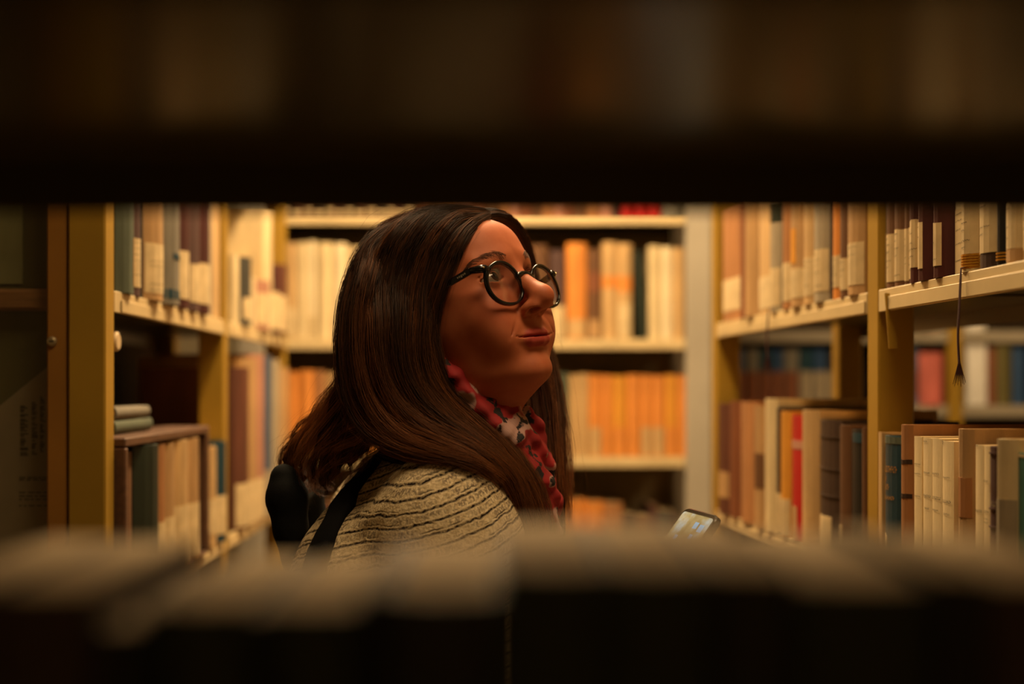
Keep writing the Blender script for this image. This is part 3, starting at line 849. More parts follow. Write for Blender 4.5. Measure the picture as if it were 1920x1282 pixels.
def attr(o, name, vals):
    a = o.data.attributes.new(name, 'FLOAT', 'POINT'); a.data.foreach_set('value', np.ascontiguousarray(vals, np.float32))
def spline2(xs, ys, xq):
    """natural cubic spline through (xs, ys[...,n]) evaluated at xq; ys has shape (n, m)"""
    xs = np.array(xs, float); ys = np.array(ys, float); n = len(xs); hh = np.diff(xs)
    A = np.zeros((n, n)); B = np.zeros((n, ys.shape[1])); A[0, 0] = A[-1, -1] = 1
    for i in range(1, n-1):
        A[i, i-1] = hh[i-1]; A[i, i] = 2*(hh[i-1]+hh[i]); A[i, i+1] = hh[i]
        B[i] = 6*((ys[i+1]-ys[i])/hh[i] - (ys[i]-ys[i-1])/hh[i-1])
    M2 = np.linalg.solve(A, B)
    j = np.clip(np.searchsorted(xs, xq) - 1, 0, n-2)
    a = (xs[j+1]-xq)/hh[j]; b = (xq-xs[j])/hh[j]
    return a[:, None]*ys[j] + b[:, None]*ys[j+1] + ((a**3-a)[:, None]*M2[j] + (b**3-b)[:, None]*M2[j+1])*(hh[j]**2)[:, None]/6
# ================================================================ the woman: head
def head_basis(psi, th, ro):
    c, s = math.cos, math.sin
    f = np.array([c(psi)*c(th), -s(psi)*c(th), s(th)])
    u = np.array([-s(th)*c(psi), s(th)*s(psi), c(th)])
    r = np.cross(f, u)
    u2 = u*c(ro) + r*s(ro)
    return f, np.cross(f, u2), u2
HF, HR, HU = head_basis(math.radians(40), math.radians(22.5), math.radians(5.0))
HO = np.array([-.0528, 1.572, EYE + .0655])
HM = np.stack([HF, HR, HU], 1)                   # local (fwd, right, up) -> world
def HL(x, y, z): return Vector(HO + HM @ np.array([x, y, z]))
def to_local(p): return HM.T @ (np.array(p) - HO)
person = empty('person', (-.12, 1.58, 0))
tag(person, 'woman with long brown hair, round glasses, striped cream jacket and red scarf, looking up', 'person')
PI0 = Matrix.Translation(person.location).inverted()

FZ = [-112, -106, -98, -90, -80, -65, -50, -35, -20, 0, 20, 35, 45, 65, 85, 105, 118, 125]
FR = [[26]*8, [32,31,30,30,30,30,31,32], [56,50,42,37,34,34,35,36], [74,66,52,45,39,38,38,39], [80.5,75,64,54,45,43,43,44], [83,79,70,61,52,51,52,53],
      [88.5,83,74,65.5,57.5,58,61,63], [91,86.5,79,71,62,65,70,72], [88,87,83,75.5,66,71,78,81], [89,89,86,77,68,75,84,88], [92,91,86,78,72,79,89,94],
      [97,94.5,87,79,73.5,81,92,97], [98.5,95.5,87.5,79.5,74,82,94,99], [96,94,87,79,74,83,94,99], [87,86,81,75,71,79,89,93], [62,62,61,60,59,65,71,73], [31,31,31,32,33,36,39,39], [1]*8]
FP = [0, 20, 40, 60, 90, 120, 150, 180]
_fr = np.array(FR)
_zq = np.arange(-112, 125.01, .5)
_T1 = spline2(FZ, _fr, _zq)                      # z dense
_php = [-40, -20] + FP + [210, 240]
_T1 = np.concatenate([_T1[:, [2]], _T1[:, [1]], _T1, _T1[:, [6]], _T1[:, [5]]], 1)
_pq = np.arange(0, 180.01, .5)
LOFT = (spline2(_php, _T1.T, _pq).T / 1000.0).astype(np.float32)    # (z, phi)
NECK_BASE = to_local(W(792, 905, 1.625))
EYE_C = (.0762, .0315, .0205)
def mm(*a): return tuple(v / 1000 for v in a)
LIPU = [mm(92.0,0,-46.4), mm(88.4,13,-46.6), mm(78.0,29.5,-47.0)]; LIPUR = [.0036, .0033, .0012]
LIPL = [mm(90.6,0,-55.0), mm(87.0,13,-53.6), mm(78.2,29.0,-47.8)]; LIPLR = [.0048, .0042, .0012]
def head_sdf(P):
    X, Y, Z = P
    rho = np.sqrt(X*X + Y*Y); phi = np.degrees(np.arctan2(np.abs(Y), X))
    zi = np.clip((Z*1000 + 112) / .5, 0, LOFT.shape[0]-1.001); pj = np.clip(phi / .5, 0, LOFT.shape[1]-1.001)
    zi, pj = np.broadcast_arrays(zi, pj)
    z0 = zi.astype(np.int32); p0 = pj.astype(np.int32); fz = zi - z0; fp = pj - p0
    R = (LOFT[z0, p0]*(1-fz)*(1-fp) + LOFT[z0+1, p0]*fz*(1-fp) + LOFT[z0, p0+1]*(1-fz)*fp + LOFT[z0+1, p0+1]*fz*fp)
    f = (rho - R).astype(np.float32)
    f = np.maximum(f, (Z - .1245) * 1.0); f = np.maximum(f, -.110 - Z)
    A = [X, np.abs(Y), Z]
    # neck
    f = smin(f, sd_cone([X, Y, Z], mm(-8,0,-58), NECK_BASE, .047, .056), .020)
    # brow ridge, cheek, chin
    f = smin(f, sd_cone(A, mm(86,12,41), mm(74,42,41), .0085, .007), .012)
    f = smin(f, sd_ell(A, mm(64,38,-14), mm(21,19,20)), .022)
    f = smin(f, sd_ell(A, mm(66,34,-38), mm(17,15,20)), .020)
    f = smin(f, sd_ell(A, mm(67,0,-81), mm(17,21,13.5)), .014)
    # eye sockets
    f = smax(f, -sd_ell(A, mm(101,30,19), mm(15,17,11)), .012)
    f = smax(f, -sd_ell(A, mm(98,15,16), mm(9,7,11)), .008)
    # nose
    nb = sd_cone(A, mm(90,0,22), mm(111.5,0,-12), .0080, .0110)
    nb = smin(nb, sd_ell(A, mm(112.5,0,-15.0), mm(10.6,9.6,9.2)), .012)
    f = smin(f, nb, .014)
    f = smin(f, sd_ell(A, mm(101.0,12.0,-22.5), mm(12.0,6.8,7.6)), .008)
    f = smin(f, sd_cone(A, mm(108,0,-20.5), mm(93,0,-23.5), .0040, .0050), .006)
    f = smax(f, -sd_ell(A, mm(104.0,12.5,-29.2), mm(9.0,8.5,6.2)), .0022)
    f = smax(f, -sd_ell(A, mm(103.8,9.2,-24.0), mm(7.4,4.9,5.2)), .0012)
    # lips
    f = smin(f, sd_chain(A, LIPU, LIPUR, .003), .007)
    f = smin(f, sd_chain(A, LIPL, LIPLR, .003), .006)
    ay = A[1] * 1000
    slit = np.maximum(np.abs(Z*1000 + 50.2 - 4.6*(ay/34)**2) - 1.15*(1 - (ay/31)**2), np.maximum(ay - 31, 50 - X*1000)) / 1000
    f = smax(f, -np.maximum(slit, -.0030 - f), .0020)
    f = smax(f, -sd_cone(A, mm(96.2,0,-30), mm(97.6,0,-40), .0016, .0014), .005)
    # nasolabial fold and mouth corner dimple
    f = smax(f, -sd_chain(A, [mm(94,20,-23), mm(89.5,31,-36), mm(80.5,38,-47)], [.0002, .0002, .0001], .002), .0045)
    # eyelids
    c = EYE_C
    q = [A[0]-np.float32(c[0]), A[1]-np.float32(c[1]), A[2]-np.float32(c[2])]
    d = np.sqrt(q[0]**2 + q[1]**2 + q[2]**2)
    f = smin(f, d - .0138, .0035)
    a2 = np.clip((q[1] / .0150) ** 2, 0, 1.2)
    g = np.maximum(q[2] - .0074*(1-a2), -.0050*(1-a2) - q[2])
    f = smax(f, -np.maximum(np.maximum(g, .0112 - d), -q[0]), .0014)
    # crease of the upper lid
    f = smax(f, -np.maximum(np.abs(d - .0146) - .0008, np.maximum(np.abs(q[2] - .0088*(1-a2*.6)) - .0007, -q[0])), .002)
    # ears
    er = sd_ell(A, mm(-6,73,2), mm(16,5.5,30))
    er = smax(er, -sd_ell(A, mm(-2,79,6), mm(9,4,17)), .004)
    er = smin(er, sd_ell(A, mm(2,71,-27), mm(8,4.5,9)), .006)
    f = smin(f, er, .006)
    return f
hh_ = .0012
_ax, _P = grid((-.115, -.0835, -.20), (.130, .0835, .130), hh_)
_F = head_sdf(_P)
HV, HQ = surface_nets(_F, _ax); HQ = HQ[:, ::-1].copy()      # the head axes are left-handed
# lip and blush masks for colour
_pp = [HV[:, 0].astype(np.float32), np.abs(HV[:, 1]).astype(np.float32), HV[:, 2].astype(np.float32)]
_lip = np.minimum(sd_chain(_pp, LIPU, [.0046,.0042,.0014], .003), sd_chain(_pp, LIPL, [.0056,.0048,.0014], .003))
lipmask = np.clip(1 - (_lip - .0002) / .0016, 0, 1)
blush = np.exp(-(((_pp[0]-.08)/.03)**2 + ((_pp[1]-.045)/.022)**2 + ((_pp[2]+.012)/.022)**2)) + .8*np.exp(-(((_pp[0]-.122)/.012)**2 + (_pp[1]/.012)**2 + ((_pp[2]+.016)/.012)**2))
HEAD_W = HV @ HM.T + HO

def skin_material():
    m = bpy.data.materials.new('skin'); m.use_nodes = True
    nt = m.node_tree; b = nt.nodes['Principled BSDF']
    lip = nt.nodes.new('ShaderNodeAttribute'); lip.attribute_name = 'lip'
    bl = nt.nodes.new('ShaderNodeAttribute'); bl.attribute_name = 'blush'
    tc = nt.nodes.new('ShaderNodeTexCoord')
    nz = nt.nodes.new('ShaderNodeTexNoise'); nz.inputs['Scale'].default_value = 55; nz.inputs['Detail'].default_value = 5
    nt.links.new(tc.outputs['Object'], nz.inputs['Vector'])
    rp = nt.nodes.new('ShaderNodeValToRGB')
    rp.color_ramp.elements[0].position = .3; rp.color_ramp.elements[1].position = .75
    rp.color_ramp.elements[0].color = lin((178, 98, 64)) + (1,); rp.color_ramp.elements[1].color = lin((192, 112, 76)) + (1,)
    nt.links.new(nz.outputs['Fac'], rp.inputs['Fac'])
    m1 = nt.nodes.new('ShaderNodeMix'); m1.data_type = 'RGBA'
    m1.inputs['B'].default_value = lin((174, 78, 54)) + (1,)
    mu = nt.nodes.new('ShaderNodeMath'); mu.operation = 'MULTIPLY'; mu.inputs[1].default_value = .35
    nt.links.new(bl.outputs['Fac'], mu.inputs[0]); nt.links.new(mu.outputs[0], m1.inputs['Factor'])
    nt.links.new(rp.outputs['Color'], m1.inputs['A'])
    m2 = nt.nodes.new('ShaderNodeMix'); m2.data_type = 'RGBA'
    m2.inputs['B'].default_value = lin((172, 70, 58)) + (1,)
    nt.links.new(lip.outputs['Fac'], m2.inputs['Factor']); nt.links.new(m1.outputs['Result'], m2.inputs['A'])
    nt.links.new(m2.outputs['Result'], b.inputs['Base Color'])
    b.inputs['Roughness'].default_value = .55
    b.inputs['Specular IOR Level'].default_value = .26
    b.inputs['Subsurface Weight'].default_value = .12
    b.inputs['Subsurface Radius'].default_value = (.010, .004, .002)
    b.inputs['Subsurface Scale'].default_value = .5
    n2 = nt.nodes.new('ShaderNodeTexNoise'); n2.inputs['Scale'].default_value = 900
    nt.links.new(tc.outputs['Object'], n2.inputs['Vector'])
    bp = nt.nodes.new('ShaderNodeBump'); bp.inputs['Strength'].default_value = .06; bp.inputs['Distance'].default_value = .001
    nt.links.new(n2.outputs['Fac'], bp.inputs['Height']); nt.links.new(bp.outputs['Normal'], b.inputs['Normal'])
    return m
M_skin = skin_material()
head_parts = [(HEAD_W, HQ, lipmask, blush)]
# ================================================================ face details: eyes, brows, lashes, glasses
from mathutils.bvhtree import BVHTree
HBVH = BVHTree.FromPolygons([tuple(v) for v in HEAD_W], [tuple(int(i) for i in q) for q in HQ])
CAMP = Vector((0, 0, EYE))
def on_head(px, py, off=.002):
    d = (W(px, py, 1.0) - CAMP).normalized()
    hit, nrm, _, _ = HBVH.ray_cast(CAMP, d)
    return None if hit is None else hit + nrm * off
def near_head(p, off=.001):
    loc, nrm, _, _ = HBVH.find_nearest(Vector(p))
    return loc + nrm * off, nrm
def tochild(o, par=person):
    o.parent = par; o.matrix_parent_inverse = PI0
    return o
# --- strands: many thin tapering tubes in one mesh, vectorised
def strands_mesh(name, PTS, RAD, mat, attrs=None, n=3):
    """PTS (S, M, 3); RAD (S, M)"""
    S_, Mn, _ = PTS.shape
    Tn = np.gradient(PTS, axis=1); Tn /= np.maximum(np.linalg.norm(Tn, axis=2, keepdims=True), 1e-9)
    ref = np.where(np.abs(Tn[..., 2:3]) > .9, np.array([1., 0, 0]), np.array([0, 0, 1.]))
    A = np.cross(Tn, ref); A /= np.maximum(np.linalg.norm(A, axis=2, keepdims=True), 1e-9)
    B = np.cross(Tn, A)
    V = np.stack([PTS + (A*math.cos(2*math.pi*k/n) + B*math.sin(2*math.pi*k/n)) * RAD[..., None] for k in range(n)], 2)
    V = V.reshape(-1, 3)
    s = np.arange(S_)[:, None, None]; i = np.arange(Mn-1)[None, :, None]; k = np.arange(n)[None, None, :]
    k2 = (k+1) % n
    f = lambda ii, kk: (s*Mn + ii)*n + kk
    Q = np.stack([f(i, k), f(i, k2), f(i+1, k2), f(i+1, k)], -1).reshape(-1, 4)
    o = np_mesh(name, V, Q, mat)
    for nm, arr in (attrs or {}).items():
        attr(o, nm, np.repeat(np.broadcast_to(arr, (S_, Mn)).reshape(-1), n))
    return o
def hair_material(name, root, tip, rough=.38):
    m = bpy.data.materials.new(name); m.use_nodes = True
    nt = m.node_tree; b = nt.nodes['Principled BSDF']
    a = nt.nodes.new('ShaderNodeAttribute'); a.attribute_name = 'tone'
    rp = nt.nodes.new('ShaderNodeValToRGB')
    rp.color_ramp.elements[0].color = lin(root) + (1,); rp.color_ramp.elements[1].color = lin(tip) + (1,)
    nt.links.new(a.outputs['Fac'], rp.inputs['Fac']); nt.links.new(rp.outputs['Color'], b.inputs['Base Color'])
    b.inputs['Roughness'].default_value = rough; b.inputs['Specular IOR Level'].default_value = .4
    return m
M_hair = hair_material('brown hair', (58, 37, 23), (180, 108, 54), .48)
M_brow = hair_material('brow hair', (78, 48, 30), (120, 78, 50), .75)

# --- eyes
def eye_material():
    m = bpy.data.materials.new('eyeball'); m.use_nodes = True
    nt = m.node_tree; b = nt.nodes['Principled BSDF']
    tc = nt.nodes.new('ShaderNodeTexCoord'); sx = nt.nodes.new('ShaderNodeSeparateXYZ')
    nt.links.new(tc.outputs['Object'], sx.inputs[0])
    mr = nt.nodes.new('ShaderNodeMapRange'); mr.inputs['From Min'].default_value = .0075; mr.inputs['From Max'].default_value = .0122
    nt.links.new(sx.outputs['Z'], mr.inputs['Value'])
    rp = nt.nodes.new('ShaderNodeValToRGB'); e = rp.color_ramp.elements
    e[0].position = 0; e[0].color = lin((190, 172, 156)) + (1,)
    e[1].position = 1; e[1].color = (.004, .003, .003, 1)
    for pos, c in ((.585, (182, 160, 142)), (.62, (40, 24, 14)), (.78, (86, 52, 26)), (.90, (66, 38, 20)), (.915, (6, 5, 5))):
        x = e.new(pos); x.color = lin(c) + (1,)
    nt.links.new(mr.outputs[0], rp.inputs['Fac']); nt.links.new(rp.outputs['Color'], b.inputs['Base Color'])
    b.inputs['Roughness'].default_value = .06; b.inputs['Specular IOR Level'].default_value = .6
    return m
M_eye = eye_material()
GAZE = Vector(HM @ np.array([.94, -.06, .20])).normalized()
for s_ in (1, -1):
    bm = bmesh.new(); bmesh.ops.create_uvsphere(bm, u_segments=40, v_segments=24, radius=.0122)
    for v in bm.verts:                                     # corneal bulge
        k = max(0, v.co.z / .0122 - .86) / .14
        v.co *= 1 + .05 * k
    for f in bm.faces: f.smooth = True
    me = bpy.data.meshes.new('eye'); bm.to_mesh(me); bm.free(); me.materials.append(M_eye)
    e = bpy.data.objects.new('eye', me); COL.objects.link(e)
    e.rotation_mode = 'QUATERNION'; e.rotation_quaternion = GAZE.to_track_quat('Z', 'Y')
    e.location = HL(EYE_C[0], s_*EYE_C[1], EYE_C[2]); tochild(e)
# --- brows
def brow(s_):
    ctrl = np.array([(92.5, 13, 39.5), (90, 23, 43), (84, 34, 44), (75, 46, 41.5), (66, 55, 36)]) / 1000.0
    ctrl[:, 1] *= s_
    N = 210; P = np.zeros((N, 5, 3)); R = np.zeros((N, 5)); tone = np.zeros((N, 5))
    r = np.random.default_rng(3 + s_)
    for i in range(N):
        t = r.random() ** .9 * .93
        f = t * 4; j = min(int(f), 3); w = f - j
        c = ctrl[j] * (1-w) + ctrl[j+1] * w; d = ctrl[j+1] - ctrl[j]; d /= np.linalg.norm(d)
        wid = .0040 * (1 - .72 * t) * (.55 + .45 * min(1, t*6))
        o = (r.random() - .5) * 2 * wid
        base = c + np.array([0, 0, 1]) * o
        dirn = d + np.array([0, 0, 1]) * (.55 * (1-t) - o / wid * .35)
        dirn /= np.linalg.norm(dirn)
        L = r.uniform(.005, .009) * (1 - .3*t)
        for k in range(5):
            p, nr = near_head(HL(*(base + dirn * L * k / 4)), .0003 + .0007 * k / 4)
            P[i, k] = p; R[i, k] = (.00016 if t < .5 else .00013) * (1 - .75 * k / 4); tone[i, k] = r.random() * .6
    o = strands_mesh('eyebrow', P, R, M_brow, {'tone': tone}); tochild(o)
brow(1); brow(-1)
def lashes(s_):
    N = 70; P = np.zeros((N, 5, 3)); R = np.zeros((N, 5)); r = np.random.default_rng(9)
    for i in range(N):
        a = -1 + 2 * i / (N-1)
        yy = .0140 * a; up = .0073 * (1 - a*a); z = up + .0002
        x = math.sqrt(max(.0136**2 - yy*yy - z*z, 1e-6))
        base = np.array([EYE_C[0] + x, s_*(EYE_C[1] + yy), EYE_C[2] + z])
        L = r.uniform(.005, .0075)
        for k in range(5):
            t = k / 4
            P[i, k] = HL(*(base + np.array([.75*t, s_*.35*a*t, .15*t + .65*t*t]) * L)); R[i, k] = .00016 * (1 - .7*t)
    o = strands_mesh('eyelashes', P, R, M_brow, {'tone': np.zeros((N, 5))}); tochild(o)
lashes(1); lashes(-1)

# ---------------------------------------------------------------- glasses
M_frame = pm('black acetate', (14, 14, 15), .16, .05, 20, spec=.6)
def GL(x, y, z): return HL(x, y, z + (y - .0338) * .075)     # the glasses sit a little askew
gl = empty('glasses', HL(.10, 0, .01)); tag(gl, 'round black-framed glasses worn by the woman', 'glasses')
GI = Matrix.Translation(gl.location).inverted()
LC = (.0965, .0338, .0082); PT = math.radians(9)
lu = np.array([-math.sin(PT), 0, math.cos(PT)])          # up within the lens plane (top leans forward is negative x)
lu = np.array([math.sin(PT)*.9, 0, math.cos(PT)])
def lens_pt(s_, ang, rad, dx=0.0):
    """ang from outer side; panto outline"""
    cy, sy = math.cos(ang), math.sin(ang)
    rr = rad * (1 + .055*math.cos(2*ang) - .02*math.sin(3*ang))
    yy = rr * cy; zz = rr * sy
    wrap = math.radians(5)
    out = np.array([-math.sin(wrap), s_*math.cos(wrap), 0])
    p = np.array([LC[0], s_*LC[1], LC[2]]) + out*yy + lu*zz + np.array([dx, 0, 0])
    p[0] += .0012 - (yy/.024)**2*.0012
    return GL(*p)
def ring(s_):
    n = 64; vs = []
    for i in range(n):
        a = 2*math.pi*i/n
        w = .0029 + .0005 * max(0, math.sin(a)) + .0016 * math.exp(-((a - .55)/.35)**2)
        for (rad, dx) in ((.0226, -.0020), (.0226, .0018), (.0226 + w*.25, .0023), (.0226 + w*.85, .0022), (.0226 + w, .0014), (.0226 + w, -.0018), (.0226+w*.8, -.0022)):
            vs.append(lens_pt(s_, a, rad, dx))
    m = 7; fs = []
    for i in range(n):
        for k in range(m):
            a, b = i*m+k, i*m+(k+1) % m; c, d = ((i+1) % n)*m+(k+1) % m, ((i+1) % n)*m+k
            fs.append((a, b, c, d) if s_ > 0 else (d, c, b, a))
    mb = MB(); mb.add(vs, fs); o = mb.build('rim', M_frame, smooth=True); o.parent = gl; o.matrix_parent_inverse = GI
    # lens
    mb = MB(); vs = []; fs = []; n2 = 40
    for dx in (.0012, -.0006):
        base = len(vs)
        vs.append(lens_pt(s_, 0, 0, dx + .0012))
        for kk, rf in enumerate((.0115, .0229)):
            for i in range(n2): vs.append(lens_pt(s_, 2*math.pi*i/n2, rf, dx + .0012*(1-(rf/.0229)**2)))
        for i in range(n2):
            j = (i+1) % n2
            fs.append((base, base+1+i, base+1+j)); fs.append((base+1+i, base+1+n2+i, base+1+n2+j, base+1+j))
    mb.add(vs, fs); o = mb.build('lens', M_lens, smooth=True); o.parent = gl; o.matrix_parent_inverse = GI
def lens_material():
    m = bpy.data.materials.new('lens glass'); m.use_nodes = True; nt = m.node_tree
    for n in list(nt.nodes): nt.nodes.remove(n)
    out = nt.nodes.new('ShaderNodeOutputMaterial'); mx = nt.nodes.new('ShaderNodeMixShader'); tr = nt.nodes.new('ShaderNodeBsdfTransparent')
    g = nt.nodes.new('ShaderNodeBsdfGlossy'); fr = nt.nodes.new('ShaderNodeMapRange'); lw = nt.nodes.new('ShaderNodeLayerWeight'); lw.inputs['Blend'].default_value = .12
    fr.inputs['To Min'].default_value = .015; fr.inputs['To Max'].default_value = .35; nt.links.new(lw.outputs['Facing'], fr.inputs['Value'])
    tr.inputs[0].default_value = (.97, .97, .97, 1); g.inputs['Roughness'].default_value = .01
    nt.links.new(fr.outputs[0], mx.inputs[0]); nt.links.new(tr.outputs[0], mx.inputs[1]); nt.links.new(g.outputs[0], mx.inputs[2]); nt.links.new(mx.outputs[0], out.inputs['Surface'])
    return m
M_lens = lens_material()
ring(1); ring(-1)
def gpart(mb, name, mat, smooth=True):
    o = mb.build(name, mat, smooth=smooth); o.parent = gl; o.matrix_parent_inverse = GI; return o
# bridge
mb = MB(); pts = []
for i in range(9):
    t = -1 + 2*i/8
    pts.append(GL(LC[0] + .0025 + .0035*(1-t*t), t*.0128, LC[2] + .0088 + .0030*(1-t*t)))
mb.tube(pts, [.0034, .0032, .0030, .0028, .0028, .0028, .0030, .0032, .0034], 8); gpart(mb, 'bridge', M_frame)
# temples, hinge lugs, rivets, writing
TE = {}
for s_ in (1, -1):
    h0 = np.array([.0945, s_*.0600, .0255]); h1 = np.array([.085, s_*.0660, .0272]); e0 = np.array([.004, s_*.0775, .0240]); e1 = np.array([-.022, s_*.0755, .006])
    mb = MB(); pts = [GL(LC[0] + .0008, s_*.0505, .0240), GL(LC[0] - .0000, s_*.0560, .0248), GL(*h0), GL(*h1)]
    mb.tube(pts, [.0030, .0046, .0044, .0036], 10, flat=1.0); gpart(mb, 'hinge_lug', M_frame)
    mb = MB(); N = 14; rings = []
    for i in range(N):
        t = i/(N-1)
        if t < .8: p = h1 + (e0-h1)*(t/.8)
        else: p = e0 + (e1-e0)*((t-.8)/.2)
        hgt = .0036 - .0012*t; th = .0016
        d = (e0-h1)/np.linalg.norm(e0-h1)
        up = np.array([0, 0, 1.]) - d*d[2]; up /= np.linalg.norm(up); out = np.cross(d, up) * (-s_)
        if out[1]*s_ < 0: out = -out
        rings.append([GL(*(p + up*a*hgt + out*b*th)) for a, b in ((1, .6), (.7, 1), (-.7, 1), (-1, .6), (-1, -.6), (-.7, -1), (.7, -1), (1, -.6))])
    vs = [q for r_ in rings for q in r_]; fs = []
    for i in range(N-1):
        for k in range(8):
            q = (i*8+k, i*8+(k+1) % 8, (i+1)*8+(k+1) % 8, (i+1)*8+k)
            fs.append(q if s_ < 0 else q[::-1])
    fs += [tuple(range(8)), tuple(range((N-1)*8, N*8))[::-1]]
    mb.add(vs, fs); TE[s_] = gpart(mb, 'temple_arm', M_frame, smooth=False)
    mb = MB(); c0 = GL(.1020, s_*.0583, .0186)
    nrm = Vector(HM @ np.array([.75, s_*.66, 0])).normalized(); a1 = Vector(HM @ np.array([-.66, s_*.75, 0])).normalized(); a2 = Vector(HM @ np.array([0, 0, 1.]))
    c0 = GL(.0962, s_*.0580, .0250) + nrm*.0040
    mb.add([c0 + a1*.0013 + nrm*.0002, c0 + a2*.0010 + nrm*.0002, c0 - a1*.0013 + nrm*.0002, c0 - a2*.0010 + nrm*.0002, c0 + nrm*.0010,
            c0 + a1*.0013 - nrm*.002, c0 + a2*.0010 - nrm*.002, c0 - a1*.0013 - nrm*.002, c0 - a2*.0010 - nrm*.002],
           [(0, 1, 4), (1, 2, 4), (2, 3, 4), (3, 0, 4), (0, 5, 6, 1), (1, 6, 7, 2), (2, 7, 8, 3), (3, 8, 5, 0)])
    gpart(mb, 'rivet', pm('rivet metal', (220, 190, 130), .25, .05, 30, metal=.9), smooth=False)
# the word on the temple
fc = bpy.data.curves.new('word', 'FONT'); fc.body = 'vogue'; fc.size = .0040; fc.space_character = 1.25; fc.align_x = 'LEFT'; fc.align_y = 'CENTER'
tmp = bpy.data.objects.new('tmpword', fc); COL.objects.link(tmp)
dg = bpy.context.evaluated_depsgraph_get()
wm = bpy.data.meshes.new_from_object(tmp.evaluated_get(dg))
bpy.data.objects.remove(tmp)
wo = bpy.data.objects.new('lettering', wm); COL.objects.link(wo); wm.materials.clear(); wm.materials.append(pm('white print', (225, 215, 195), .5, .02, 20))
h1 = np.array([.085, .0660, .0272]); e0 = np.array([.004, .0775, .0240]); d = (h1-e0)/np.linalg.norm(h1-e0)
up = np.array([0, 0, 1.]) - d*d[2]; up /= np.linalg.norm(up); out = np.cross(d, up)
if out[1] < 0: out = -out
org = h1 - d*.0165 + out*.0019
xw, yw, zw = Vector(HM @ d), Vector(HM @ up), Vector(HM @ out)
MW = Matrix((( xw.x, yw.x, zw.x, 0), (xw.y, yw.y, zw.y, 0), (xw.z, yw.z, zw.z, 0), (0, 0, 0, 1))); MW.translation = GL(*org)
wo.data.transform(MW); wo.parent = TE[1]

# ================================================================ hair
def cat_rom(pts, n):
    """Catmull-Rom resampling of control rows (k, d) to n points"""
    pts = np.array(pts, float); k = len(pts)
    P = np.concatenate([[2*pts[0]-pts[1]], pts, [2*pts[-1]-pts[-2]]])
    seg = np.linalg.norm(np.diff(pts[:, :3], axis=0), axis=1); cum = np.concatenate([[0], np.cumsum(seg)])
    s = np.linspace(0, cum[-1], n); j = np.clip(np.searchsorted(cum, s, side='right') - 1, 0, k-2)
    t = ((s - cum[j]) / np.maximum(seg[j], 1e-9))[:, None]
    p0, p1, p2, p3 = P[j], P[j+1], P[j+2], P[j+3]
    return .5*((2*p1) + (-p0+p2)*t + (2*p0-5*p1+4*p2-p3)*t**2 + (-p0+3*p1-3*p2+p3)*t**3)
def guide(pts):
    """pts: (px, py, Y or None, r in mm): None = lying on the head"""
    out = []
    for (px, py, Y, r) in pts:
        p = None
        if Y is None:
            p = on_head(px, py, r * .00055)
            if p is None:
                p, _ = near_head(W(px, py, 1.57), r * .00055)
        else: p = W(px, py, Y)
        out.append([p.x, p.y, p.z, r / 1000])
    return out
N_ = None
